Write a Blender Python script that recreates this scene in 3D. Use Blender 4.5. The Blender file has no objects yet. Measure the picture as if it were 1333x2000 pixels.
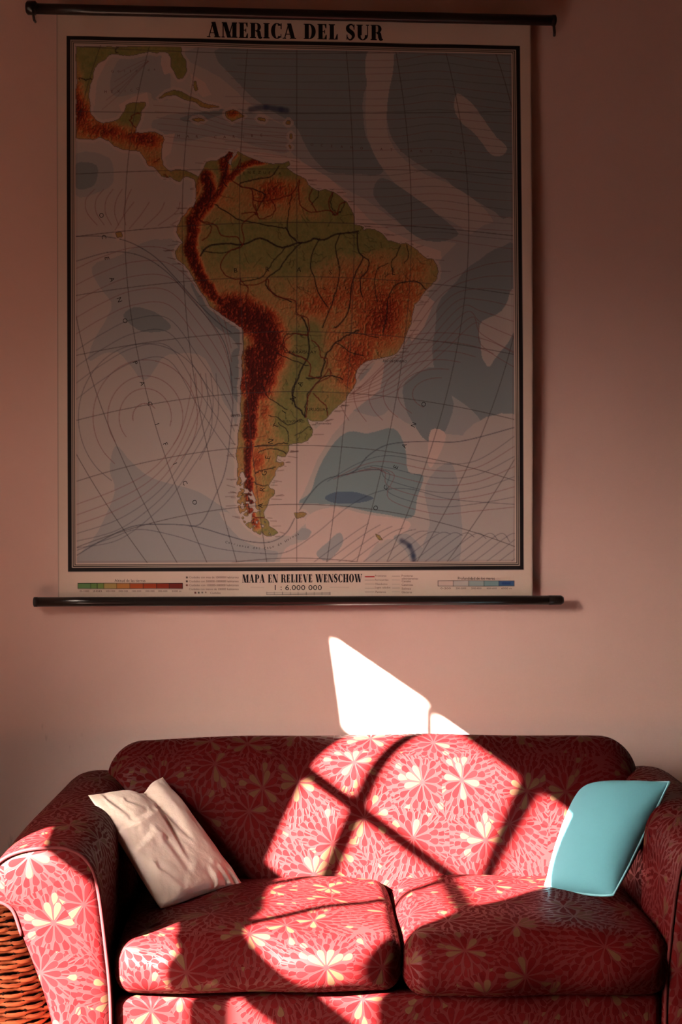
import bpy, bmesh, math, random
import numpy as np
from mathutils import Vector, Matrix
C = bpy.context.scene.collection
S = bpy.context.scene
rng = np.random.default_rng(7)
random.seed(7)
PI = math.pi

# ------------------------------------------------------------------ camera
FPX, CAMD, CAMH = 2800.0, 4.12, 1.42
YAW, PITCH, ROLL = 0.07745758, 0.00349164, -0.00334387
_F = Vector((math.sin(YAW)*math.cos(PITCH), math.cos(YAW)*math.cos(PITCH), math.sin(PITCH)))
_R = Vector((math.cos(YAW), -math.sin(YAW), 0)); _U = _R.cross(_F)
_R2 = _R*math.cos(ROLL) + _U*math.sin(ROLL); _U2 = -_R*math.sin(ROLL) + _U*math.cos(ROLL)
cam = bpy.data.cameras.new('camera'); cam_o = bpy.data.objects.new('camera', cam); C.objects.link(cam_o)
cam.sensor_fit = 'VERTICAL'; cam.sensor_height = 36.0; cam.lens = 36.0*FPX/2000.0
cam.clip_start = 0.05
CAMP = Vector((0, -CAMD, CAMH))
M4 = Matrix((_R2, _U2, -_F)).transposed().to_4x4(); M4.translation = CAMP
cam_o.matrix_world = M4
S.camera = cam_o

# ------------------------------------------------------------------ light
SUN_D = Vector((1.4, 1.0, -0.98)).normalized()          # direction the sunlight travels
sun = bpy.data.lights.new('sun', 'SUN'); sun.energy = 280.0; sun.angle = math.radians(0.53); sun.color = (1.0, 0.93, 0.84)
sun_o = bpy.data.objects.new('sun', sun); C.objects.link(sun_o)
sun_o.rotation_euler = SUN_D.to_track_quat('-Z', 'Y').to_euler(); sun_o.location = (-4, -3.5, 4)
SKY_COL, SKY_STR = (1.0, 0.80, 0.66, 1), 25.0
W = bpy.data.worlds.new('world'); S.world = W; W.use_nodes = True
_nt = W.node_tree; _bg = _nt.nodes['Background']
_tc = _nt.nodes.new('ShaderNodeTexCoord'); _sx = _nt.nodes.new('ShaderNodeSeparateXYZ'); _nt.links.new(_tc.outputs['Generated'], _sx.inputs[0])
_rp = _nt.nodes.new('ShaderNodeValToRGB'); _nt.links.new(_sx.outputs[2], _rp.inputs[0])      # hazy bright sky over dark ground
for _n, (_p, _k) in enumerate(((0.05, 0.0), (0.6, 1.6), (0.13, 0.42), (0.27, 1.2))):
    _e = _rp.color_ramp.elements[_n] if _n < 2 else _rp.color_ramp.elements.new(_p)
    _e.position = _p; _e.color = tuple(_k*q + 0.006 for q in SKY_COL[:3]) + (1,)
_dt = _nt.nodes.new('ShaderNodeVectorMath'); _dt.operation = 'DOT_PRODUCT'; _nt.links.new(_tc.outputs['Generated'], _dt.inputs[0]); _dt.inputs[1].default_value = tuple(Vector((-1.0, -0.52, 0.56)).normalized())
_mr = _nt.nodes.new('ShaderNodeMapRange'); _mr.interpolation_type = 'SMOOTHSTEP'; _nt.links.new(_dt.outputs['Value'], _mr.inputs[0])   # added sky glow, set off the sun to brighten the lower wall
_mr.inputs[1].default_value = 0.86; _mr.inputs[2].default_value = 0.97; _mr.inputs[3].default_value = 0.22*SKY_STR; _mr.inputs[4].default_value = 2.6*SKY_STR
_nt.links.new(_rp.outputs[0], _bg.inputs[0]); _nt.links.new(_mr.outputs[0], _bg.inputs[1])
S.view_settings.view_transform = 'Standard'; S.view_settings.look = 'None'
S.view_settings.exposure = 0.0; S.view_settings.gamma = 1.0; S.view_settings.use_curve_mapping = False
S.cycles.max_bounces = 10; S.cycles.diffuse_bounces = 6; S.cycles.use_denoising = True
S.cycles.sample_clamp_indirect = 6.0

# ------------------------------------------------------------------ helpers
def link(name, me, mats=None, parent=None, smooth=True):
    o = bpy.data.objects.new(name, me); C.objects.link(o)
    for m in (mats if isinstance(mats, (list, tuple)) else [mats]):
        if m: me.materials.append(m)
    if smooth: me.polygons.foreach_set('use_smooth', [True]*len(me.polygons))
    if parent: o.parent = parent
    return o
def empty(name, loc=(0, 0, 0), rz=0.0):
    o = bpy.data.objects.new(name, None); C.objects.link(o); o.location = loc; o.rotation_euler = (0, 0, rz)
    o.empty_display_size = 0.1
    return o
def tag(o, label, cat, group=None):
    o['label'] = label; o['category'] = cat
    if group: o['group'] = group
    return o
def struct(o): o['kind'] = 'structure'; return o
def mesh_of(verts, faces, uvs=None):
    me = bpy.data.meshes.new('m'); me.from_pydata([tuple(v) for v in verts], [], faces)
    if uvs is not None:
        l = me.uv_layers.new(name='UVMap')
        vi = np.empty(len(me.loops), np.int32); me.loops.foreach_get('vertex_index', vi)
        l.data.foreach_set('uv', np.asarray(uvs, np.float32)[vi].ravel())
    me.update(); return me
def bm_mesh(bm):
    me = bpy.data.meshes.new('m'); bmesh.ops.recalc_face_normals(bm, faces=bm.faces); bm.to_mesh(me); bm.free(); return me
def add_box(bm, lo, hi, bevel=0.0):
    vs = [bm.verts.new((x, y, z)) for x in (lo[0], hi[0]) for y in (lo[1], hi[1]) for z in (lo[2], hi[2])]
    fs = [bm.faces.new([vs[i] for i in q]) for q in ((0,1,3,2),(4,6,7,5),(0,4,5,1),(2,3,7,6),(0,2,6,4),(1,5,7,3))]
    if bevel:
        es = list({e for f in fs for e in f.edges})
        bmesh.ops.bevel(bm, geom=es, offset=bevel, segments=2, profile=0.5, affect='EDGES')
def tube_verts(path, rad, nseg=8, closed=False):
    P = np.asarray(path, float); n = len(P); verts = []; faces = []
    rad = np.broadcast_to(np.asarray(rad, float), (n,))
    T = np.gradient(P, axis=0) if not closed else np.roll(P, -1, 0) - np.roll(P, 1, 0)
    T /= np.linalg.norm(T, axis=1)[:, None] + 1e-12
    ref = np.array([0, 0, 1.0]) if abs(T[0][2]) < 0.9 else np.array([1.0, 0, 0])
    N = np.cross(T[0], ref); N /= np.linalg.norm(N)
    for i in range(n):
        N = N - T[i]*(N@T[i]); N /= np.linalg.norm(N) + 1e-12; B = np.cross(T[i], N)
        for k in range(nseg):
            a = 2*PI*k/nseg; verts.append(P[i] + rad[i]*(math.cos(a)*N + math.sin(a)*B))
    for i in range(n - (0 if closed else 1)):
        j = (i+1) % n
        for k in range(nseg):
            k2 = (k+1) % nseg; faces.append((i*nseg+k, i*nseg+k2, j*nseg+k2, j*nseg+k))
    if not closed:
        faces.append(tuple(range(nseg))[::-1]); faces.append(tuple((n-1)*nseg+k for k in range(nseg)))
    return verts, faces
def tube(name, path, rad, mat, parent=None, nseg=8, closed=False):
    v, f = tube_verts(path, rad, nseg, closed); return link(name, mesh_of(v, f), mat, parent)
def join_tubes(lst):
    V = []; F = []
    for v, f in lst:
        o = len(V); V += list(v); F += [tuple(i+o for i in q) for q in f]
    return mesh_of(V, F)
def catmull(P, per=8, closed=False):
    P = np.asarray(P, float); n = len(P); out = []
    rngi = range(n) if closed else range(n-1)
    for i in rngi:
        if closed: a, b, c, d = P[(i-1) % n], P[i], P[(i+1) % n], P[(i+2) % n]
        else: a, b, c, d = P[max(i-1, 0)], P[i], P[i+1], P[min(i+2, n-1)]
        for t in np.linspace(0, 1, per, endpoint=False):
            out.append(0.5*((2*b) + (-a+c)*t + (2*a-5*b+4*c-d)*t*t + (-a+3*b-3*c+d)*t**3))
    if not closed: out.append(P[-1])
    return np.array(out)
def smoothstep(a, b, x):
    t = np.clip((x-a)/(b-a), 0, 1); return t*t*(3-2*t)
def vnoise(shape, cells, seed):
    """smooth value noise on an array of the given shape"""
    r = np.random.default_rng(seed); cy, cx = cells
    g = r.random((cy+3, cx+3))
    y = np.linspace(0, cy, shape[0]); x = np.linspace(0, cx, shape[1])
    yi = np.minimum(y.astype(int), cy); xi = np.minimum(x.astype(int), cx); fy = y-yi; fx = x-xi
    fy = fy*fy*(3-2*fy); fx = fx*fx*(3-2*fx)
    A = g[yi][:, xi]; B = g[yi][:, xi+1]; Cc = g[yi+1][:, xi]; D = g[yi+1][:, xi+1]
    fy = fy[:, None]; fx = fx[None, :]
    return (A*(1-fx)+B*fx)*(1-fy) + (Cc*(1-fx)+D*fx)*fy
def fbm(shape, cells, seed, octv=4, gain=0.5):
    s = np.zeros(shape); a = 1.0; t = 0.0
    for o in range(octv):
        s += a*vnoise(shape, (cells[0]*2**o, cells[1]*2**o), seed+o); t += a; a *= gain
    return s/t

# ---- node maths
class X:
    def __init__(s, nt, sock): s.nt = nt; s.s = sock
    @staticmethod
    def op(nt, o, *a):
        n = nt.nodes.new('ShaderNodeMath'); n.operation = o
        for i, v in enumerate(a):
            if isinstance(v, X): nt.links.new(v.s, n.inputs[i])
            else: n.inputs[i].default_value = v
        return X(nt, n.outputs[0])
    def __add__(s, o): return X.op(s.nt, 'ADD', s, o)
    __radd__ = __add__
    def __mul__(s, o): return X.op(s.nt, 'MULTIPLY', s, o)
    __rmul__ = __mul__
    def __sub__(s, o): return X.op(s.nt, 'SUBTRACT', s, o)
    def __rsub__(s, o): return X.op(s.nt, 'SUBTRACT', o, s)
    def __truediv__(s, o): return X.op(s.nt, 'DIVIDE', s, o)
    def f(s, o, *a): return X.op(s.nt, o, s, *a)
    def sstep(s, a, b):
        n = s.nt.nodes.new('ShaderNodeMapRange'); n.interpolation_type = 'SMOOTHSTEP'
        s.nt.links.new(s.s, n.inputs[0]); n.inputs[1].default_value = a; n.inputs[2].default_value = b
        return X(s.nt, n.outputs[0])
def mixc(nt, fac, a, b):
    n = nt.nodes.new('ShaderNodeMix'); n.data_type = 'RGBA'
    if isinstance(fac, X): nt.links.new(fac.s, n.inputs[0])
    else: n.inputs[0].default_value = fac
    for i, v in ((6, a), (7, b)):
        if isinstance(v, tuple): n.inputs[i].default_value = (*v, 1)
        else: nt.links.new(v, n.inputs[i])
    return n.outputs[2]
def new_mat(name, col=(0.5, 0.5, 0.5), rough=0.6, spec=0.3, **kw):
    m = bpy.data.materials.new(name); m.use_nodes = True
    b = m.node_tree.nodes['Principled BSDF']
    b.inputs['Base Color'].default_value = (*col, 1); b.inputs['Roughness'].default_value = rough
    b.inputs['Specular IOR Level'].default_value = spec
    for k, v in kw.items(): b.inputs[k].default_value = v
    return m, m.node_tree, b
def noise_node(nt, vec, scale, detail=4, rough=0.5, out=0):
    n = nt.nodes.new('ShaderNodeTexNoise'); n.inputs['Scale'].default_value = scale
    n.inputs['Detail'].default_value = detail; n.inputs['Roughness'].default_value = rough
    if vec is not None: nt.links.new(vec, n.inputs['Vector'])
    return n.outputs[out]
def bump(nt, b, h, strength=0.3, dist=0.01):
    n = nt.nodes.new('ShaderNodeBump'); n.inputs['Strength'].default_value = strength; n.inputs['Distance'].default_value = dist
    nt.links.new(h.s if isinstance(h, X) else h, n.inputs['Height']); nt.links.new(n.outputs[0], b.inputs['Normal'])

def coords(nt, kind='Object'):
    return nt.nodes.new('ShaderNodeTexCoord').outputs[kind]

# ------------------------------------------------------------------ materials
def mat_wall(name, shade_and_scuffs):
    m, nt, b = new_mat(name, (0.70, 0.56, 0.46), 0.85, 0.15)
    co = coords(nt)
    n1 = X(nt, noise_node(nt, co, 1.7, 5, 0.6)); n2 = X(nt, noise_node(nt, co, 40, 4, 0.6))
    c = mixc(nt, n1.sstep(0.3, 0.75), (0.72, 0.505, 0.445), (0.68, 0.47, 0.41))
    if shade_and_scuffs:
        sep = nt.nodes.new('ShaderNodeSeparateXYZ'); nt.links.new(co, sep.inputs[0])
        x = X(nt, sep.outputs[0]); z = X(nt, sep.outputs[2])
        # grey band by the sofa back: occlusion shade painted into the wall colour
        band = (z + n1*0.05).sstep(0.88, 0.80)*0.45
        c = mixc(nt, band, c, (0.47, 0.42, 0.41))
        sm = nt.nodes.new('ShaderNodeMapping'); sm.inputs['Scale'].default_value = (18, 1, 7); nt.links.new(co, sm.inputs[0])
        ns = X(nt, noise_node(nt, sm.outputs[0], 1.0, 3, 0.7))
        scuff = ns.sstep(0.60, 0.72)*(x.sstep(-0.28, -0.42))*((z).sstep(0.86, 0.80))*0.55
        c = mixc(nt, scuff, c, (0.22, 0.14, 0.11))
    nt.links.new(c, b.inputs['Base Color'])
    bump(nt, b, n2, 0.12, 0.004)
    return m
M_WALL = mat_wall('painted_plaster_shade_scuffs', True)
M_WALL2 = mat_wall('painted_plaster', False)
M_FLOOR, nt, b = new_mat('pale_clay_tile_floor', (0.34, 0.16, 0.10), 0.5, 0.4)
br = nt.nodes.new('ShaderNodeTexBrick'); br.offset = 0; br.inputs['Scale'].default_value = 1.0
br.inputs['Brick Width'].default_value = 0.3; br.inputs['Row Height'].default_value = 0.3; br.inputs['Mortar Size'].default_value = 0.006
br.inputs['Color1'].default_value = (0.13, 0.065, 0.04, 1); br.inputs['Color2'].default_value = (0.11, 0.055, 0.034, 1); br.inputs['Mortar'].default_value = (0.12, 0.09, 0.075, 1)
nt.links.new(coords(nt), br.inputs['Vector']); nt.links.new(br.outputs[0], b.inputs['Base Color'])
M_CEIL, _, _ = new_mat('dark_wood_ceiling', (0.20, 0.11, 0.07), 0.7, 0.2)

def mat_fabric():
    m, nt, b = new_mat('red_petal_jacquard', (0.4, 0.03, 0.04), 0.5, 0.25)
    uv = nt.nodes.new('ShaderNodeUVMap').outputs[0]
    # a light warp keeps the woven motifs from looking ruled
    wn = nt.nodes.new('ShaderNodeTexNoise'); wn.inputs['Scale'].default_value = 9; wn.inputs['Detail'].default_value = 1
    nt.links.new(uv, wn.inputs['Vector'])
    sub = nt.nodes.new('ShaderNodeVectorMath'); sub.operation = 'MULTIPLY_ADD'
    nt.links.new(wn.outputs['Color'], sub.inputs[0]); sub.inputs[1].default_value = (0.012, 0.012, 0); nt.links.new(uv, sub.inputs[2])
    v = nt.nodes.new('ShaderNodeTexVoronoi'); v.voronoi_dimensions = '2D'; v.inputs['Scale'].default_value = 1/0.140
    v.inputs['Randomness'].default_value = 0.72
    nt.links.new(sub.outputs[0], v.inputs['Vector'])
    d = nt.nodes.new('ShaderNodeVectorMath'); d.operation = 'SUBTRACT'
    nt.links.new(sub.outputs[0], d.inputs[0]); nt.links.new(v.outputs['Position'], d.inputs[1])
    sp = nt.nodes.new('ShaderNodeSeparateXYZ'); nt.links.new(d.outputs[0], sp.inputs[0])
    x = X(nt, sp.outputs[0]); y = X(nt, sp.outputs[1])
    sc = nt.nodes.new('ShaderNodeSeparateColor'); nt.links.new(v.outputs['Color'], sc.inputs[0])
    rnd = X(nt, sc.outputs[0])
    r = (x*x + y*y).f('SQRT'); th = y.f('ARCTAN2', x)*(0.5/PI) + 0.5 + rnd
    fill = yel = tone = hal = None
    for (r0, r1, n, kw, off, py) in ((0.004, 0.047, 10, 0.72, 0.0, 0.24), (0.035, 0.066, 17, 0.76, 0.25, 0.11),
                                     (0.056, 0.083, 24, 0.78, 0.1, 0.05), (0.075, 0.100, 30, 0.78, 0.6, 0.03), (0.092, 0.116, 36, 0.78, 0.2, 0.02)):
        wm = (r0 + 0.75*(r1-r0))*PI/n*kw/0.68
        a = th*float(n) + off; idd = a.f('FLOOR'); s = ((a - idd - 0.5)*(2*PI/n)*r).f('ABSOLUTE')
        t = ((r - r0)/(r1-r0)); tc = t.f('MAXIMUM', 0.0).f('MINIMUM', 1.0)
        w = tc.f('POWER', 0.95)*((1.0 - tc.f('POWER', 5.0)).f('SQRT'))*wm
        dd = w - s
        mk = dd.sstep(0.0, 0.0010)
        wnn = nt.nodes.new('ShaderNodeTexWhiteNoise'); wnn.noise_dimensions = '2D'
        cmb = nt.nodes.new('ShaderNodeCombineXYZ'); nt.links.new((idd.f('MODULO', float(n)) + n*1.37).s, cmb.inputs[0]); nt.links.new((rnd*91.7).s, cmb.inputs[1])
        nt.links.new(cmb.outputs[0], wnn.inputs['Vector'])
        q = X(nt, wnn.outputs['Value']); ye = (q.f('LESS_THAN', py))*mk
        halo = dd.sstep(-0.0022, -0.0012)*(tc.sstep(0.02, 0.10))*((1.0-tc).sstep(-0.001, 0.0))
        if fill is None: fill, yel, tone, hal = mk, ye, q*mk, halo
        else:
            keep = 1.0 - hal
            yel = yel + ye*keep; tone = tone + q*mk*keep; fill = fill.f('MAXIMUM', mk*keep); hal = hal.f('MAXIMUM', halo)
    grain = X(nt, noise_node(nt, uv, 900, 2, 0.6))
    bg = mixc(nt, grain, (0.046, 0.0052, 0.0056), (0.058, 0.0086, 0.0090))
    pet = mixc(nt, tone, (0.041, 0.0014, 0.0019), (0.053, 0.0030, 0.0036))
    c = mixc(nt, fill, bg, pet)
    c = mixc(nt, yel, c, (0.058, 0.024, 0.012))
    nt.links.new(c, b.inputs['Base Color'])
    ro = (fill*0.22 + 0.46); nt.links.new(ro.s, b.inputs['Roughness'])
    spc = (1.0 - fill)*0.07 + yel*0.05 + 0.03; nt.links.new(spc.s, b.inputs['Specular IOR Level'])
    b.inputs['Specular Tint'].default_value = (1.0, 0.85, 0.82, 1)
    bump(nt, b, fill*0.8 + grain*0.15, 0.35, 0.0012)
    return m
M_FAB = mat_fabric()
M_PIPE, nt, b = new_mat('red_piping_cord', (0.060, 0.011, 0.012), 0.6, 0.05)
M_LEG, _, _ = new_mat('dark_turned_wood', (0.06, 0.03, 0.02), 0.4, 0.4)

# ------------------------------------------------------------------ setting
XL, XR, YF, ZC = -1.70, 2.70, -5.20, 3.30
def plane_struct(name, lo, hi, mat):
    bm = bmesh.new(); add_box(bm, lo, hi); return struct(link(name, bm_mesh(bm), mat, smooth=False))
plane_struct('wall_back', (XL-0.2, 0.0, 0), (XR+0.2, 0.2, ZC), M_WALL)
M_DARKW, _, _ = new_mat('dark_panelled_wood', (0.10, 0.055, 0.035), 0.6, 0.2)
plane_struct('wall_right', (XR, YF, 0), (XR+0.2, 0.0, ZC), M_DARKW)
plane_struct('wall_front', (XL-0.2, YF-0.2, 0), (XR+0.2, YF, ZC), M_DARKW)
plane_struct('floor', (XL-0.2, YF-0.2, -0.1), (XR+0.2, 0.2, 0.0), M_FLOOR)
plane_struct('ceiling', (XL-0.2, YF-0.2, ZC), (XR+0.2, 0.2, ZC+0.1), M_CEIL)
# left wall with the window that lets the sun in
WY0, WY1, WZ0, WZ1 = -2.60, -1.30, 0.10, 2.62
bm = bmesh.new()
add_box(bm, (XL-0.1, YF, 0), (XL, WY0, ZC)); add_box(bm, (XL-0.1, WY1, 0), (XL, 0.0, ZC))
add_box(bm, (XL-0.1, WY0, 0), (XL, WY1, WZ0)); add_box(bm, (XL-0.1, WY0, WZ1), (XL, WY1, ZC))
struct(link('wall_left', bm_mesh(bm), M_WALL2, smooth=False))
# opening sizes measured at the glazing plane
XG = XL - 0.05
M_WOODF, _, _ = new_mat('painted_window_wood', (0.55, 0.50, 0.44), 0.5, 0.3)
bm = bmesh.new()
def bar(y0, y1, z0, z1, d=0.02): add_box(bm, (XG-d, y0, z0), (XG+d, y1, z1))
ZT, ZM, ZB0, ZB1, ZS = 2.495, 2.105, 1.715, 1.605, 0.20
YA, YB, YC0, YC1, YD, YP = -1.661, -1.812, -2.118, -2.172, -2.425, -1.462
bar(WY0, YA, ZT, WZ1); bar(YA, WY1, 2.512, WZ1); bar(WY0, YD, WZ0, ZT); bar(WY0, WY1, WZ0, ZS)           # head, front jamb, sill
bar(YA-0.009, YA+0.011, ZS, ZT, 0.012); bar(-1.742, YA, ZS, 1.44, 0.012)                                          # post between narrow light and casements; low block added to keep sun off the basket
def taper(pts, d=0.02):
    """upright whose width changes with height: pts = (z, y0, y1)"""
    for (za, a0, a1), (zb, b0, b1) in zip(pts[:-1], pts[1:]):
        vs = [bm.verts.new((x, y, z)) for x in (XG-d, XG+d) for y, z in ((a0, za), (a1, za), (b1, zb), (b0, zb))]
        for q in ((0,1,2,3),(7,6,5,4),(0,4,5,1),(1,5,6,2),(2,6,7,3),(3,7,4,0)): bm.faces.new([vs[i] for i in q])
taper([(ZS, YC1+0.015, YC0+0.022), (1.60, YC1+0.012, YC0+0.018), (1.68, -2.138, YC0), (1.98, -2.138, YC0), (2.20, -2.146, YC0), (ZT, -2.174, YC0)], 0.012)   # casement hung a little out of true
def slant(pts, d=0.02):
    """rail whose top edge slopes: pts = (y, z bottom, z top)"""
    for (ya, a0, a1), (yb, b0, b1) in zip(pts[:-1], pts[1:]):
        vs = [bm.verts.new((x, y, z)) for x in (XG-d, XG+d) for y, z in ((ya, a0), (yb, b0), (yb, b1), (ya, a1))]
        for q in ((0,1,2,3),(7,6,5,4),(0,4,5,1),(1,5,6,2),(2,6,7,3),(3,7,4,0)): bm.faces.new([vs[i] for i in q])
slant([(YA, 1.645, 1.795), (-2.03, 1.635, 1.768), (-2.17, 1.60, 1.722), (YD, 1.575, 1.69)])     # transom rail, slant shaped to place the sun patches and shade the pillow
bar(YD, YA, ZM-0.015, ZM+0.015, 0.013)                                          # glazing bars
bar(YB-0.014, YB+0.014, ZB0, ZT, 0.013)
# the narrow light is open only at the top, its board below is closed; far jamb leans a little
bar(YA, WY1, ZS, 2.262, 0.012)
v = [bm.verts.new(p) for p in ((XG-.02, YP+.012, ZT), (XG-.02, WY1, ZT), (XG-.02, WY1, 2.2), (XG-.02, YP-.02, 2.2), (XG+.02, YP+.012, ZT), (XG+.02, WY1, ZT), (XG+.02, WY1, 2.2), (XG+.02, YP-.02, 2.2))]
for q in ((0,1,2,3),(7,6,5,4),(0,4,5,1),(1,5,6,2),(2,6,7,3),(3,7,4,0)): bm.faces.new([v[i] for i in q])
struct(link('window_1', bm_mesh(bm), M_WOODF, smooth=False))


# ------------------------------------------------------------------ sofa
ROT = math.radians(-3.0); SO = Vector((0.395, -0.10, 0))
sofa = tag(empty('sofa', SO, ROT), 'red loveseat sofa in petal patterned fabric, with rolled arms, standing against the wall', 'sofa')
# sofa frame: x = along the width, y = towards the wall (front is -y), z up
def rounded_box(lo, hi, r, core=(14, 14, 8), nr=6, deform=None, uvoff=(0, 0)):
    lo = np.array(lo, float); hi = np.array(hi, float); ctr = (lo+hi)/2; half = (hi-lo)/2
    r = np.minimum(np.broadcast_to(np.array(r, float), 3), half*0.98)
    def stations(i):
        h, rr = half[i], r[i]
        ang = np.tan(np.linspace(PI/4, 0, nr+1))[:-1]
        out = list(-(h-rr) - rr*ang) + list(np.linspace(-(h-rr), h-rr, core[i]+1)) + list((h-rr) + rr*ang[::-1])
        return np.array(out)
    st = [stations(i) for i in range(3)]
    V = []; Fc = []; UV = []
    idx = {}
    def vert(p):
        k = tuple(np.round(p, 6))
        if k in idx: return idx[k]
        q = np.array(p); inner = np.clip(q, -(half-r), half-r); dv = (q-inner)/r
        nrm = np.linalg.norm(dv); pos = inner + (dv/nrm*r if nrm > 1e-9 else 0)
        idx[k] = len(V); V.append(pos); return idx[k]
    loopsuv = []
    for ax in range(3):
        a1, a2 = [(1, 2), (0, 2), (0, 1)][ax]
        for sgn in (-1, 1):
            s1, s2 = st[a1], st[a2]
            for i in range(len(s1)-1):
                for j in range(len(s2)-1):
                    q = []; uvq = []
                    for (ii, jj) in ((i, j), (i+1, j), (i+1, j+1), (i, j+1)):
                        p = [0, 0, 0]; p[ax] = sgn*half[ax]; p[a1] = s1[ii]; p[a2] = s2[jj]
                        q.append(vert(p))
                        if ax == 2: uvq.append((p[0], p[1]))
                        elif ax == 1: uvq.append((p[0], (-half[1] - (half[2]-p[2])) if sgn < 0 else half[1] + (half[2]-p[2])))
                        else: uvq.append((sgn*(half[0] + half[2] - p[2]), p[1]))
                    flip = (sgn > 0) ^ (ax == 1)
                    if not flip: q = q[::-1]; uvq = uvq[::-1]
                    Fc.append(tuple(q)); loopsuv += uvq
    V = np.array(V)
    if deform is not None: V = deform(V, half)
    V = V + ctr
    me = bpy.data.meshes.new('m'); me.from_pydata(V.tolist(), [], Fc)
    l = me.uv_layers.new(name='UVMap'); l.data.foreach_set('uv', (np.array(loopsuv, np.float32) + np.array(uvoff, np.float32)).ravel())
    me.update(); return me

# -- seat cushions
def cush_def(seed, sag=0.0, front_droop=0.0):
    r = np.random.default_rng(seed); ph = r.random(6)*6.28
    def f(V, half):
        u = V[:, 0]/half[0]; w = V[:, 1]/half[1]; z = V[:, 2]/half[2]
        dome = (1-u**2)*(1-w**4)
        V = V.copy()
        up = np.clip(z, 0, 1)
        V[:, 2] += 0.020*dome*up + sag*up*u*(-w)
        V[:, 2] += 0.004*np.sin(5*u+ph[0]+2*w)*np.sin(4*w+ph[1])*up
        fr = np.clip(-w, 0, 1)**3
        V[:, 1] -= 0.018*(1-z**2)*fr*(1-u**4)
        V[:, 1] -= 0.006*np.sin(7*u+ph[2])*fr
        V[:, 2] -= front_droop*fr
        V[:, 0] += np.sign(u)*0.006*(1-w**2)*(np.abs(u) > 0.8)
        return V
    return f
c1 = link('seat_cushion', rounded_box((-0.614, -0.855, 0.355), (0.030, -0.27, 0.478), (0.045, 0.05, 0.052), (26, 24, 6), 6, cush_def(3), (0.31, 0.07)), M_FAB, sofa)
c2 = link('seat_cushion', rounded_box((0.032, -0.870, 0.345), (0.640, -0.27, 0.480), (0.055, 0.06, 0.062), (26, 24, 6), 6, cush_def(9, 0, 0.004), (1.73, 0.51)), M_FAB, sofa)

# -- back
def back_def(V, half):
    V = V.copy(); z = V[:, 2]/half[2]; u = V[:, 0]/half[0]; y = V[:, 1]
    t = (1-z)/2                                   # 0 at top, 1 at bottom
    V[:, 1] += -0.185*t**1.15                     # recline: the foot of the back comes forward
    fr = np.clip(-y/half[1], 0, 1)
    V[:, 1] -= fr*0.022*np.sin(PI*np.clip(t, 0, 1))*(1-u**4)
    V[:, 2] += (0.013*(1-u**2)-0.006)*np.clip(z, 0, 1) + 0.002*np.sin(9*u)*np.clip(z, 0, 1)
    return V
link('back', rounded_box((-0.725, -0.155, 0.30), (0.725, -0.01, 0.812), (0.095, 0.068, 0.098), (50, 6, 22), 7, back_def, (0.2, 0.9)), M_FAB, sofa)

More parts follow.
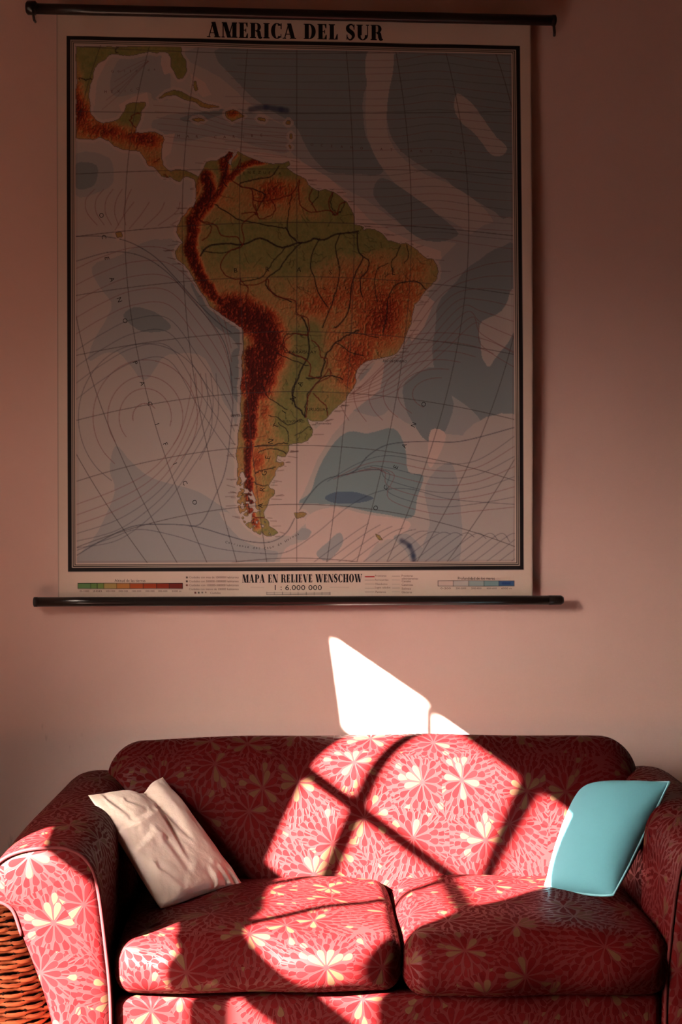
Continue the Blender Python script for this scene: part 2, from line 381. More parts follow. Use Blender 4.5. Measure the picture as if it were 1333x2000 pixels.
# -- rolled arms
PROF = catmull([(-0.612, 0.05), (-0.615, 0.20), (-0.618, 0.36), (-0.628, 0.47), (-0.642, 0.584), (-0.654, 0.638), (-0.674, 0.668), (-0.70, 0.685), (-0.736, 0.692),
                (-0.79, 0.689), (-0.835, 0.677), (-0.868, 0.655), (-0.887, 0.625), (-0.885, 0.597), (-0.868, 0.577), (-0.845, 0.567), (-0.828, 0.548), (-0.812, 0.50),
                (-0.793, 0.45), (-0.768, 0.38), (-0.747, 0.302), (-0.735, 0.20), (-0.73, 0.05)], 5)
def arm(side):
    P = PROF.copy(); n = len(P)
    ys = np.concatenate([np.linspace(-0.85, -0.80, 4), np.linspace(-0.78, -0.12, 22), [-0.09, -0.06, -0.035, -0.02]])
    arc = np.concatenate([[0], np.cumsum(np.linalg.norm(np.diff(P, axis=0), axis=1))])
    V = []; UV = []
    cx, cz = -0.735, 0.50
    for y in ys:
        k = (y + 0.85)/0.83
        lift = 0.043*k*smoothstep(0.42, 0.66, P[:, 1])
        e = max(0.0, (y + 0.12)/0.10); sh = 1 - 0.22*(1 - math.sqrt(max(0, 1-e*e)))
        f0 = max(0.0, (-0.80 - y)/0.05); sf = 1 - 0.02*(1-math.sqrt(max(0, 1-f0*f0)))
        xx = cx + (P[:, 0]-cx)*sf; zz = P[:, 1] + lift
        zz = np.where(zz > cz, cz + (zz-cz)*sh*sf, zz)
        k2 = float(smoothstep(-0.60, -0.05, y)); xx = np.where(xx < -0.735, -0.735 + (xx+0.735)*(1-0.30*k2), xx)
        xx += 0.004*np.sin(8*y + 9*P[:, 1])
        V += [(side*-1*a, y, c) for a, c in zip(xx, zz)]
        UV += [(a*1.0 + 0.4*side, y) for a in arc]
    ny = len(ys); F = []
    for i in range(ny-1):
        for j in range(n-1):
            q = (i*n+j, i*n+j+1, (i+1)*n+j+1, (i+1)*n+j); F.append(q if side > 0 else q[::-1])
    F.append(tuple((ny-1)*n + j for j in range(n)))
    a = link('arm', mesh_of(V, F, UV), M_FAB, sofa)
    # front panel, gently padded
    cen = np.array((-0.705, 0.55)); V = []; UV = []; F = []
    rings = [1.0, 0.985, 0.96, 0.9, 0.8, 0.65, 0.45, 0.2]
    for s in rings:
        p = cen + (P-cen)*s*0.995; y = -0.850 - 0.016*(1-s**5)
        V += [(-side*q[0], y, q[1]) for q in p]; UV += [(q[0]*1.0 + 0.33 - 0.9*side, q[1] + 0.05) for q in p]
    V.append((-side*cen[0], -0.866, cen[1])); UV.append((cen[0]+0.33 - 0.9*side, cen[1]+0.05))
    for i in range(len(rings)-1):
        for j in range(n):
            j2 = (j+1) % n; q = (i*n+j, (i+1)*n+j, (i+1)*n+j2, i*n+j2); F.append(q if side > 0 else q[::-1])
    L = len(rings)-1
    for j in range(n):
        q = (L*n+j, len(V)-1, L*n+(j+1) % n); F.append(q if side > 0 else q[::-1])
    link('front_panel', mesh_of(V, F, UV), M_FAB, a)
    path = [(-side*q[0], -0.853, q[1]) for q in P[:int(n*0.78)]]
    tube('piping', path, 0.0042, M_PIPE, a, 7)
    return a
arm(1); arm(-1)
# -- base
link('base', rounded_box((-0.612, -0.838, 0.06), (0.612, -0.02, 0.352), (0.02, 0.02, 0.02), (30, 10, 8), 3, None, (0.9, 0.3)), M_FAB, sofa)
for sx in (-1, 1):
    for y in (-0.80, -0.08):
        bm = bmesh.new(); bmesh.ops.create_cone(bm, cap_ends=True, segments=16, radius1=0.018, radius2=0.03, depth=0.06, matrix=Matrix.Translation((sx*0.66, y, 0.03)))
        link('leg', bm_mesh(bm), M_LEG, sofa)

# ------------------------------------------------------------------ throw pillows
def ray_dir(px, py): return (_F + _R2*((px-666.5)/FPX) + _U2*((1000-py)/FPX))
def at_z(px, py, z):
    d = ray_dir(px, py); return CAMP + d*((z-CAMH)/d.z)
def at_y(px, py, y):
    d = ray_dir(px, py); return CAMP + d*((y-CAMP.y)/d.y)
def at_perp(px, py, base, e):
    """point seen at (px, py) lying in the plane through base that is square to e"""
    d = ray_dir(px, py); return CAMP + d*((base-CAMP).dot(e)/d.dot(e))
def pillow(name, bl, br, tl, tr, thick, pinch, mat, wr=0.0, seed=1, notch=0.0, n=56, bulge_pow=0.55, corner_round=0.0, creases=(), back=None, back_k=1.0):
    """two puffed faces between four corners; returns mesh object with origin at the pillow's foot and the rim path"""
    bl, br, tl, tr = [np.array(q, float) for q in (bl, br, tl, tr)]
    org = (bl+br)/2
    ex = (br-bl)+(tr-tl); ex /= np.linalg.norm(ex); ey = (tl-bl)+(tr-br); nz = np.cross(ex, ey); nz /= np.linalg.norm(nz)
    g = np.sin(np.linspace(-PI/2, PI/2, n+1)); uu, vv = np.meshgrid(g, g)
    pu = uu*(1 - pinch*(1-vv**2)*np.abs(uu)); pv = vv*(1 - pinch*(1-uu**2)*np.abs(vv))
    if corner_round:
        cb, cr, ct, cs = corner_round; k = 1 - (uu**2*vv**2)**1.6*np.where(vv < 0, np.where(uu < 0, cb, cr), np.where(uu < 0, ct, cs)); pu = pu*k; pv = pv*k
    pv = pv - notch*np.exp(-((uu-0.22)/0.30)**2)*np.clip(vv, 0, 1)**3
    s = (pu+1)/2; t = (pv+1)/2
    base = (bl[None, None]*((1-s)*(1-t))[..., None] + br*((s)*(1-t))[..., None] + tl*((1-s)*t)[..., None] + tr*(s*t)[..., None])
    h = ((1-uu**2)*(1-vv**2))**bulge_pow*(1-0.25*(1-uu**2)*(1-vv**2))*1.25
    A = fbm(uu.shape, (3, 3), seed, 4)-0.5; B = fbm(uu.shape, (2, 6), seed+20, 3)-0.5
    D = fbm(uu.shape, (9, 9), seed+40, 3)-0.5
    wv = (0.5*A + 0.25*B + 0.35*D)*wr*np.clip(4*h, 0, 1)
    for (x1, y1, x2, y2, dep, wd) in creases:                # folds pressed into the cloth
        vx, vy = x2-x1, y2-y1; tt = np.clip(((uu-x1)*vx+(vv-y1)*vy)/(vx*vx+vy*vy), 0, 1)
        dd = np.hypot(uu-x1-tt*vx + 0.10*A, vv-y1-tt*vy + 0.10*B)
        side = ((uu-x1)*vy-(vv-y1)*vx)/math.hypot(vx, vy)
        wv = wv + (-dep*np.exp(-(dd/wd)**2) + 0.75*dep*np.exp(-((dd-1.9*wd)/wd)**2)*(side > 0))*np.clip(5*h, 0, 1)*(1-0.5*tt)
    V = []; F = []; UV = []
    N = n+1
    top = base + nz*((thick*h/2 + wv)[..., None]); bot = base - nz*((thick*h/2*back_k)[..., None])
    if notch:   # the chopped dent runs down from the notch
        dent = np.exp(-((uu-0.22+0.10*(1-vv)*0.5)/0.20)**2)*np.clip((vv+0.6)/1.6, 0, 1)
        top = top - nz*((thick*0.34*dent*h)[..., None])
    V = np.concatenate([top.reshape(-1, 3), bot.reshape(-1, 3)])-org
    uvs = np.concatenate([np.stack([uu, vv], -1).reshape(-1, 2)]*2)*0.15
    for i in range(n):
        for j in range(n):
            a = i*N+j
            F.append((a, a+1, a+N+1, a+N)); b2 = a+N*N; F.append((b2, b2+N, b2+N+1, b2+1))
    me = mesh_of(V, F, uvs); bm = bmesh.new(); bm.from_mesh(me); bmesh.ops.remove_doubles(bm, verts=bm.verts, dist=1e-6); bm.to_mesh(me); bm.free()
    if back: me.polygons.foreach_set('material_index', [int(p.normal.dot(Vector(nz)) < 0) for p in me.polygons])
    o = link(name, me, [mat, back] if back else mat); o.location = org
    rim = [base[0, j]-org for j in range(N)] + [base[i, n]-org for i in range(1, N)] + [base[n, j]-org for j in range(n-1, -1, -1)] + [base[i, 0]-org for i in range(n-1, 0, -1)]
    return o, rim

M_SATIN, nt, b = new_mat('cream_satin', (0.84, 0.72, 0.63), 0.38, 0.5)
co = coords(nt); n3 = X(nt, noise_node(nt, co, 26, 5, 0.6)); bump(nt, b, n3, 0.5, 0.006)
b.inputs['Sheen Weight'].default_value = 0.1
M_TEAL, nt, b = new_mat('pale_teal_cotton', (0.115, 0.355, 0.43), 0.8, 0.15)
co = coords(nt); n3 = X(nt, noise_node(nt, co, 700, 2, 0.6)); n4 = X(nt, noise_node(nt, co, 12, 3, 0.6)); bump(nt, b, n3*0.3+n4, 0.25, 0.004)
M_NAVY, _, _ = new_mat('black_cotton', (0.012, 0.011, 0.014), 0.8, 0.1)
M_TEALP, _, _ = new_mat('teal_piping_cord', (0.19, 0.46, 0.53), 0.8, 0.15)

bl, br, tl, tr = at_z(313, 1785, 0.482), at_z(475, 1728, 0.488), at_y(172, 1553, -0.515), at_y(318, 1518, -0.275)
pl, _ = pillow('throw_pillow', bl, br, tl, tr, 0.090, 0.06, M_SATIN, 0.018, 5, 0.13, n=90, back_k=0.4, corner_round=(0.07, 0.0, 0.0, 0.0), creases=[(0.24, 0.85, 0.32, -0.12, 0.006, 0.055), (0.16, 0.45, 0.0, -0.36, 0.005, 0.05), (-0.92, 0.35, -0.05, 0.43, 0.0045, 0.05), (-0.75, 0.85, -0.6, 0.35, 0.004, 0.05),
    (-0.68, -0.43, -0.35, -0.78, 0.005, 0.06), (-0.45, 0.7, -0.2, 0.5, 0.004, 0.045), (-0.9, 0.0, -0.45, 0.12, 0.004, 0.05), (0.3, -0.95, 0.25, -0.72, 0.004, 0.05), (0.6, -0.95, 0.5, -0.7, 0.004, 0.05), (0.82, -0.95, 0.72, -0.75, 0.004, 0.05), (-0.25, -0.1, -0.15, -0.6, 0.0035, 0.06)])
tag(pl, 'cream satin throw pillow with dented top leaning on the left sofa arm', 'pillow')
bl, br, tl, tr = at_z(1062, 1736, 0.490), at_y(1199, 1754, -0.745), at_y(1136, 1529, -0.430), at_y(1308, 1528, -0.600)
pr, rim = pillow('throw_pillow', bl, br, tl, tr, 0.135, 0.008, M_TEAL, 0.004, 11, 0.0, corner_round=(0.03, 0.05, 0.11, 0.0), back=M_NAVY, back_k=0.8)
tag(pr, 'pale blue green throw pillow with piped edge leaning at the right sofa arm', 'pillow')
tube('piping', rim, 0.0035, M_TEALP, pr, 6, True)

# ------------------------------------------------------------------ wicker hamper
M_WICK, nt, b = new_mat('orange_brown_wicker', (0.36, 0.12, 0.05), 0.6, 0.1)
co = coords(nt); mp = nt.nodes.new('ShaderNodeMapping'); mp.inputs['Scale'].default_value = (6, 6, 80); nt.links.new(co, mp.inputs[0])
w1 = X(nt, noise_node(nt, mp.outputs[0], 1.0, 3, 0.6)); w2 = X(nt, noise_node(nt, co, 90, 3, 0.6))
nt.links.new(mixc(nt, w1.sstep(0.3, 0.7), (0.20, 0.050, 0.020), (0.42, 0.125, 0.050)), b.inputs['Base Color']); bump(nt, b, w2, 0.4, 0.002)
M_WDK, _, _ = new_mat('dark_basket_lining', (0.008, 0.003, 0.002), 0.9, 0.1)
hb = tag(empty('wicker_basket', (-0.665, -0.585, 0)), 'orange brown woven wicker basket on the floor by the left arm of the sofa', 'basket')
HX, HY, HZ = 0.26, 0.235, 0.535
def girth(z): return float(np.interp(z, [0, 0.15, 0.30, 0.40, 0.48, 0.54], [0.90, 1.0, 0.99, 0.87, 0.74, 0.64]))
def super_path(hx, hy, nper, e=5.0):
    a = np.linspace(0, 2*PI, 720, endpoint=False); r = (np.abs(np.cos(a))**e + np.abs(np.sin(a))**e)**(-1/e)
    P = np.stack([hx*r*np.cos(a), hy*r*np.sin(a)], -1); Q = np.concatenate([P, P[:1]])
    s = np.concatenate([[0], np.cumsum(np.linalg.norm(np.diff(Q, axis=0), axis=1))]); t = np.linspace(0, s[-1], nper, endpoint=False)
    return np.stack([np.interp(t, s, Q[:, 0]), np.interp(t, s, Q[:, 1])], -1), s[-1]
NST = 40; SP = 8
P, per = super_path(HX, HY, NST*SP); Tn = np.roll(P, -1, 0)-np.roll(P, 1, 0); Nn = np.stack([Tn[:, 1], -Tn[:, 0]], -1); Nn /= np.linalg.norm(Nn, axis=1)[:, None]
lst = []; pitch = 0.0098; rows = int(0.50/pitch)
for k in range(rows):
    z = 0.02 + k*pitch; ph = PI*(k % 2)
    i = np.arange(NST*SP); wv = 0.0055*np.cos(PI*i/SP + ph)
    pts = np.column_stack([P*girth(z) + Nn*wv[:, None], z + 0.0016*np.sin(0.05*i + k*1.7) + rng.normal(0, 0.0004, NST*SP)])
    V, F = tube_verts(pts, 0.0047, 6, True); V = np.array(V); c = np.repeat(pts, 6, axis=0); V[:, 2] = c[:, 2] + (V[:, 2]-c[:, 2])*1.02
    lst.append((V, F))
link('body', join_tubes(lst), M_WICK, hb)
lst = []
for q in range(NST):
    p = P[q*SP+SP//2]; lst.append(tube_verts([(p[0]*girth(z_), p[1]*girth(z_), z_) for z_ in np.linspace(0, 0.51, 18)], 0.0035, 6))
link('stakes', join_tubes(lst), M_WDK, hb)
V = []; F = []; zs = np.linspace(0.005, 0.515, 20); P3, _ = super_path(HX, HY, 80)
for z_ in zs: V += [(q[0]*(girth(z_)-0.07), q[1]*(girth(z_)-0.07), z_) for q in P3]
for i in range(19): F += [(i*80+j, i*80+(j+1) % 80, (i+1)*80+(j+1) % 80, (i+1)*80+j) for j in range(80)]
F += [tuple(range(79, -1, -1)), tuple(19*80+j for j in range(80))]
link('lining', mesh_of(V, F), M_WDK, hb)
lst = []
for dz, off in ((0.0, 0.004), (0.011, 0.006), (0.022, 0.002)):
    P2, _ = super_path(HX*0.65+off, HY*0.65+off, 240); lst.append(tube_verts(np.column_stack([P2, np.full(240, 0.515+dz)]), 0.0068, 7, True))
link('rim', join_tubes(lst), M_WICK, hb)
lst = []
for k in range(30):
    hx, hy = HX*0.65, HY*0.65; x = -hx+0.012 + k*(2*hx-0.024)/29; yy = np.linspace(-hy+0.006, hy-0.006, 40)*(1-(abs(x)/hx)**5)**0.2
    lst.append(tube_verts(np.column_stack([np.full(40, x), yy, 0.530+0.004*np.cos(np.arange(40)*PI/3 + PI*(k % 2))]), 0.0055, 6))
link('lid', join_tubes(lst), M_WICK, hb)

# ------------------------------------------------------------------ roll-down wall map
SY = -0.024                                              # the sheet hangs this far in front of the plaster
_a, _b = at_y(112, 600, SY), at_y(1039, 600, SY)
SX0, SX1 = _a.x, _b.x
SZ1, SZ0 = at_y(570, 28, SY).z, at_y(570, 1172, SY).z
STEP = 1.22/680
nx = int((SX1-SX0)/STEP)+1; nz = int((SZ1-SZ0)/STEP)+1
gx = np.linspace(SX0, SX1, nx); gz = np.linspace(SZ1, SZ0, nz)      # rows run downwards
GX, GZ = np.meshgrid(gx, gz)
def sheet_y(x, z):
    x = np.asarray(x, float); z = np.asarray(z, float)
    u = (x-SX0)/(SX1-SX0); w = (SZ1-z)/(SZ1-SZ0)
    y = SY - 0.004*np.sin(PI*w)*np.sin(2.2*u+0.4)
    y = y - 0.010*smoothstep(0.93, 1.0, u)*np.sin(PI*np.clip(w*1.1, 0, 1))          # right edge curls off the wall
    y = y - 0.005*smoothstep(0.04, 0.0, u)*np.sin(PI*w)
    # creases fanning out of the top left corner, slack along the top
    d = (u*1.0 - w*1.6)
    f = np.exp(-w/0.045)
    y = y - f*0.0045*np.sin(46*(u - 0.9*w)+0.6)*np.exp(-((u-0.1)/0.11)**2) - f*0.0022*np.sin(30*u+2)*smoothstep(0.6, 1, u)
    y = y - 0.0012*np.sin(9*u+3*w)*np.sin(7*w+1)
    return y
def to_px(x, z, y):
    dx = x - CAMP.x; dy = y - CAMP.y; dz = z - CAMP.z
    a = dx*_R2.x + dy*_R2.y + dz*_R2.z; b = dx*_U2.x + dy*_U2.y + dz*_U2.z; c = dx*_F.x + dy*_F.y + dz*_F.z
    return 666.5 + FPX*a/c, 1000 - FPX*b/c
PX, PY = to_px(GX, GZ, SY)
PY0 = PY
PY = PY + 1.6*np.sin(PX/47.0)*np.exp(-(PY-40)/30.0)*(PX > 300)        # the top edge hangs a little slack
shp = PX.shape
def lin(c): 
    c = np.asarray(c, float)/255.0; return np.where(c <= 0.04045, c/12.92, ((c+0.055)/1.055)**2.4)
PAPER = lin((226, 206, 190))
col = np.empty(shp+(3,)); col[:] = PAPER
age = fbm(shp, (5, 4), 91, 4)[..., None]; col *= 0.93 + 0.12*age
def sub(x0, x1, y0, y1):
    """rows/cols that cover a box in picture units"""
    cx = PX[shp[0]//2]; cy = PY0[:, shp[1]//2]
    i0 = max(int(np.searchsorted(cx, x0-4))-1, 0); i1 = min(int(np.searchsorted(cx, x1+4))+1, shp[1])
    j0 = max(int(np.searchsorted(cy, y0-14))-1, 0); j1 = min(int(np.searchsorted(cy, y1+14))+1, shp[0])
    return slice(j0, j1), slice(i0, i1)
def lay(sl, a, c):
    col[sl] = col[sl]*(1-a[..., None]) + np.asarray(c)*a[..., None]
def inside(poly, X_, Y_):
    r = np.zeros(X_.shape, bool); n = len(poly)
    for i in range(n):
        x1, y1 = poly[i]; x2, y2 = poly[(i+1) % n]
        if y1 == y2: continue
        c = ((Y_ < y1) != (Y_ < y2)) & (X_ < (x2-x1)*(Y_-y1)/(y2-y1)+x1); r ^= c
    return r
def polydist(P, X_, Y_):
    d = np.full(X_.shape, 1e9)
    for (x1, y1), (x2, y2) in zip(P[:-1], P[1:]):
        m = 14
        vx, vy = x2-x1, y2-y1; L = vx*vx+vy*vy+1e-9
        t = np.clip(((X_-x1)*vx + (Y_-y1)*vy)/L, 0, 1); d = np.minimum(d, (X_-x1-t*vx)**2 + (Y_-y1-t*vy)**2)
    return np.sqrt(d)
def line(P, w, c, a=1.0, soft=0.8):
    P = np.asarray(P, float)
    for k in range(0, len(P)-1, 6):
        Q = P[k:k+7]; sl = sub(Q[:, 0].min()-w-2, Q[:, 0].max()+w+2, Q[:, 1].min()-w-2, Q[:, 1].max()+w+2)
        if PX[sl].size == 0: continue
        d = polydist(Q, PX[sl], PY[sl]); m = FIELD[sl] if FIELD is not None else 1.0
        lay(sl, np.clip((w/2+soft-d)/soft, 0, 1)*a*m, c)
def box(x0, x1, y0, y1, c, a=1.0):
    sl = sub(x0, x1, y0, y1); X_, Y_ = PX[sl], PY[sl]
    cov = np.clip(np.minimum(X_-x0, x1-X_)/1.0+0.5, 0, 1)*np.clip(np.minimum(Y_-y0, y1-Y_)/1.0+0.5, 0, 1); lay(sl, cov*a, c)
FIELD = None
INK = lin((22, 18, 20)); DRED = lin((110, 24, 24))
# frame edges in picture units (they lean a little, like the sheet)
def fl(y): return 130 + (y-70)/1047.0*3
def fr(y): return 1016 + (y-90)/1023.0*8
def ft(x): return 70 + (x-130)/886.0*20
def fb(x): return 1117 - (x-133)/891.0*4
eL = PX - fl(PY); eR = fr(PY) - PX; eT = PY - ft(PX); eB = fb(PX) - PY
E_ = np.minimum(np.minimum(eL, eR), np.minimum(eT, eB))            # distance inwards from the outer edge of the frame
def band(e0, e1): return np.clip(E_-e0+0.5, 0, 1)*np.clip(e1-E_+0.5, 0, 1)
FIELD = np.clip(E_-17.0+0.5, 0, 1)                                  # where the map itself is printed
# --- seas
w1 = (fbm(shp, (9, 8), 11, 4)-0.5)*30; w2 = (fbm(shp, (9, 8), 31, 4)-0.5)*30
f1 = (fbm(shp, (70, 60), 41, 3)-0.5)*9; f2 = (fbm(shp, (70, 60), 51, 3)-0.5)*9
WX, WY = PX+w1, PY+w2
T = [lin((212, 188, 178)), lin((188, 178, 172)), lin((166, 166, 166)), lin((132, 142, 145)), lin((132, 152, 156)), lin((92, 112, 132)), lin((42, 56, 88))]
a = FIELD.copy(); lay((slice(None), slice(None)), a, T[1])
def sea(tone, P, warp=1.0, soft=2.0):
    P = catmull(P, 4, True); sl = sub(P[:, 0].min()-20, P[:, 0].max()+20, P[:, 1].min()-20, P[:, 1].max()+20)
    X_ = PX[sl] + w1[sl]*warp; Y_ = PY[sl] + w2[sl]*warp
    lay(sl, inside(P, X_, Y_)*FIELD[sl], T[tone])
sea(2, [(390,90),(1020,90),(1020,470),(930,480),(870,470),(780,440),(700,380),(620,340),(560,300),(560,250),(480,200),(430,150)])
sea(3, [(430,90),(725,90),(715,180),(722,260),(750,330),(700,335),(640,335),(590,290),(570,240),(500,195),(450,150)])
sea(3, [(775,100),(1020,100),(1020,420),(960,410),(900,370),(850,340),(800,310),(770,260),(755,190)])
sea(1, [(720,100),(770,100),(760,200),(765,270),(810,330),(900,370),(960,430),(940,470),(880,430),(790,380),(740,310),(722,260),(718,180)], 0.6)
sea(3, [(745,345),(800,380),(870,430),(890,460),(830,470),(760,420),(730,380)], 0.6)
sea(1, [(895,180),(930,200),(960,260),(990,300),(960,310),(920,260),(890,220)])
sea(2, [(150,300),(215,310),(225,350),(200,372),(150,375)]); sea(3, [(150,320),(190,325),(185,362),(150,365)], 0.5)
sea(2, [(195,510),(330,470),(380,555),(430,640),(474,665),(474,840),(440,800),(400,700),(330,690),(285,740),(230,690),(170,700),(215,600),(200,560)])
sea(3, [(330,640),(300,610),(260,600),(240,620),(280,650)], 0.8); sea(3, [(372,560),(392,566),(440,622),(476,650),(474,690),(452,660),(410,628)], 0.2)
sea(3, [(452,690),(474,690),(472,790),(450,760)], 0.2)
sea(2, [(225,872),(214,920),(224,960),(190,1040),(150,1090),(150,1112),(480,1112),(545,1080),(500,1050),(460,1010),(430,985),(380,957),(300,935),(258,905)], 0.25)
sea(1, [(430,1000),(470,1010),(500,1046),(540,1062),(600,1050),(580,1075),(520,1072),(470,1050)], 0.3)
sea(2, [(260,110),(320,110),(330,190),(300,195),(290,180),(230,190),(215,170),(230,125)], 0.5); sea(2, [(300,235),(430,215),(500,225),(560,250),(560,300),(500,290),(440,270),(330,280)], 0.8)
sea(3, [(350,232),(420,214),(440,222),(380,240)], 0.5)
# south atlantic
sea(2, [(860,500),(1020,440),(1020,870),(960,860),(900,850),(800,830),(760,800),(720,790),(690,760),(770,690),(830,620)])
sea(3, [(880,560),(1020,480),(1020,820),(960,832),(900,800),(850,740),(855,650)])
sea(1, [(935,640),(975,610),(1000,560),(1010,620),(975,690),(950,720)]); sea(1, [(800,772),(850,768),(862,800),(830,815),(805,800)], 0.3)
sea(2, [(700,730),(760,710),(765,780),(740,812),(690,800),(670,790)], 0.5); sea(3, [(790,745),(850,720),(880,790),(860,850),(830,860),(800,820),(785,780)], 0.5)
sea(0, [(840,840),(870,850),(845,910),(835,900)], 0.3)
sea(1, [(920,830),(1020,830),(1020,1110),(880,1110),(900,1000),(880,920)])
sea(4, [(622,925),(652,868),(682,842),(720,846),(768,836),(790,872),(798,922),(826,930),(815,972),(805,1012),(752,1006),(708,998),(650,985),(600,984),(584,980),(608,962)], 0.3)
sea(5, [(636,972),(655,962),(690,962),(722,970),(730,976),(700,984),(655,982)], 0.2)
sea(2, [(830,950),(880,900),(900,980),(905,1040),(890,1110),(815,1110),(840,1030)], 0.5)
sea(0, [(600,1010),(650,990),(708,1004),(800,1020),(780,1050),(740,1060),(690,1110),(560,1110),(560,1070),(600,1050)], 0.3)
sea(2, [(640,1060),(665,1040),(670,1065),(640,1095),(620,1080)], 0.5); sea(2, [(590,1030),(610,1036),(600,1052),(580,1050)], 0.4)
sea(2, [(770,1050),(800,1046),(830,1080),(836,1110),(805,1110),(795,1080)], 0.3)
for P, w in (([(490,214),(515,210),(540,213),(560,216)], 11), ([(785,1056),(798,1064),(806,1078),(809,1096)], 7)):
    line(catmull(P, 5), w*0.55, T[6], 0.75, 5.0)
# --- land
SA = [(330,338),(344,334),(357,333),(373,337),(384,343),(388,347),(397,332),(404,317),(413,314),(424,314),(438,305),(447,297),(454,298),(453,306),(446,314),(447,322),(452,322),(454,312),(460,303),(465,297),(483,307),(497,312),(515,318),(533,322),(555,321),(566,316),(568,323),(560,328),(568,334),(573,339),(584,344),(596,352),(602,363),(612,370),(625,375),(636,372),(652,377),(665,385),(677,395),(684,409),(690,418),(693,427),(692,440),(701,442),(710,444),(708,452),(717,448),(733,450),(746,458),(754,467),(757,472),(771,474),(782,478),(793,476),(805,482),(816,490),(825,501),(834,507),(847,508),(854,517),(857,530),(853,544),(843,557),(832,568),(825,577),(816,589),(809,595),(807,609),(804,627),(798,643),(793,658),(787,672),(780,681),(775,688),(766,694),(753,699),(735,701),(717,706),(704,712),(698,720),(695,731),(695,742),(690,756),(681,767),(672,783),(661,792),(650,803),(641,814),(634,821),(621,823),(609,822),(598,817),(603,828),(611,839),(610,850),(602,859),(591,865),(576,867),(565,868),(563,882),(557,892),(548,891),(541,888),(539,900),(546,904),(553,903),(553,909),(544,912),(539,920),(537,931),(528,940),(524,947),(528,954),(537,959),(536,967),(526,976),(522,988),(515,1001),(518,1012),(524,1017),(526,1028),(539,1037),(544,1040),(535,1046),(526,1048),(508,1042),(494,1035),(481,1026),(472,1010),(465,988),(463,972),(467,961),(462,949),(465,936),(463,918),(465,907),(462,889),(465,866),(465,848),(470,830),(472,812),(470,794),(471,774),(470,756),(474,740),(473,717),(474,695),(476,672),(477,650),(474,640),(458,631),(438,618),(420,606),(409,597),(400,579),(391,566),(379,545),(370,530),(359,516),(346,505),(343,491),(351,480),(359,473),(350,464),(346,455),(348,440),(355,428),(366,417),(370,408),(379,406),(384,392),(384,370),(382,356),(378,350),(368,344),(359,347),(352,354),(343,352),(334,347),(326,344)]
CA = [(150,92),(353,92),(355,103),(362,118),(363,139),(357,152),(348,153),(343,143),(335,130),(336,116),(330,104),(321,102),(308,103),(296,101),(283,103),(265,108),(251,110),(231,106),(213,107),(204,116),(191,124),(183,134),(183,150),(175,166),(172,186),(175,204),(178,222),(186,235),(202,242),(220,237),(233,234),(240,222),(247,206),(263,201),(285,201),(284,208),(276,217),(273,235),(265,251),(263,260),(276,261),(301,259),(317,265),(320,272),(317,287),(316,310),(317,321),(326,332),(339,339),(336,347),(328,348),(317,343),(301,328),(290,323),(287,312),(274,296),(265,293),(242,293),(224,285),(213,276),(197,269),(182,273),(150,270)]
CU = [(310,193),(321,183),(337,178),(355,181),(373,190),(389,197),(407,204),(427,209),(407,211),(393,207),(380,199),(355,193),(341,186),(326,187)]
HI = [(440,220),(451,215),(465,217),(478,228),(465,231),(454,238),(442,229)]
ISL = [[(377,233),(388,231),(400,236),(388,238)], [(503,231),(517,231),(517,235),(503,235)], [(378,160),(382,160),(386,175),(382,178)], [(576,1003),(588,1001),(599,1004),(594,1011),(580,1013)],
       [(733,1042),(742,1046),(747,1054),(742,1055)], [(560,236),(566,236),(566,242),(560,242)], [(566,262),(571,262),(570,270),(566,270)], [(563,285),(568,286),(566,292)], [(226,456),(236,453),(240,462),(230,465)]]
allsl = (slice(None), slice(None))
land = np.zeros(shp, bool)
for P in (SA, CA, CU, HI, *ISL):
    P = np.asarray(P, float); sl = sub(P[:, 0].min()-8, P[:, 0].max()+8, P[:, 1].min()-8, P[:, 1].max()+8)
    k = 0.55
    land[sl] |= inside(P, PX[sl]+f1[sl]*k, PY[sl]+f2[sl]*k)
land &= FIELD > 0.5
# torn fjord coast of the far south-west
fj = (PX < 494 + (PY-960)*0.42) & (PY > 905) & (PX > 455) & (PY < 1050)
land &= ~(fj & (fbm(shp, (150, 120), 77, 2) > 0.56))
# pale shelf along the coasts
def dilate(m, k):
    d = m.copy()
    for _ in range(k):
        e = d.copy(); e[1:] |= d[:-1]; e[:-1] |= d[1:]; e[:, 1:] |= d[:, :-1]; e[:, :-1] |= d[:, 1:]; d = e
    return d
near = dilate(land, 6)
blur = near.astype(float)
lay(allsl, near*FIELD*0.55, T[0])
for P in ([(556,885),(605,850),(640,818),(700,745),(722,720),(735,705),(750,710),(742,760),(690,800),(650,850),(622,900),(600,950),(584,985),(600,1020),(570,1046),(535,1046),(520,1000)],
          [(585,345),(640,362),(690,395),(720,428),(770,455),(820,478),(860,490),(862,505),(830,505),(770,474),(700,445)], [(800,590),(830,575),(850,590),(830,640),(806,668),(796,655)],
          [(232,205),(262,190),(288,180),(292,202),(250,208),(240,230)], [(316,264),(340,262),(332,300),(318,312)], [(370,142),(400,160),(412,185),(395,190),(375,165)], [(318,100),(336,112),(338,140),(320,146),(314,124)], [(180,130),(215,112),(190,160),(186,210),(178,190)], [(575,340),(560,318),(520,312),(470,300),(520,300),(575,312),(640,345),(680,380),(660,384)]):
    sea_m = np.asarray(P, float); sl = sub(sea_m[:, 0].min()-10, sea_m[:, 0].max()+10, sea_m[:, 1].min()-10, sea_m[:, 1].max()+10)
    lay(sl, inside(sea_m, PX[sl]+w1[sl]*0.3, PY[sl]+w2[sl]*0.3)*FIELD[sl]*0.9, T[0])
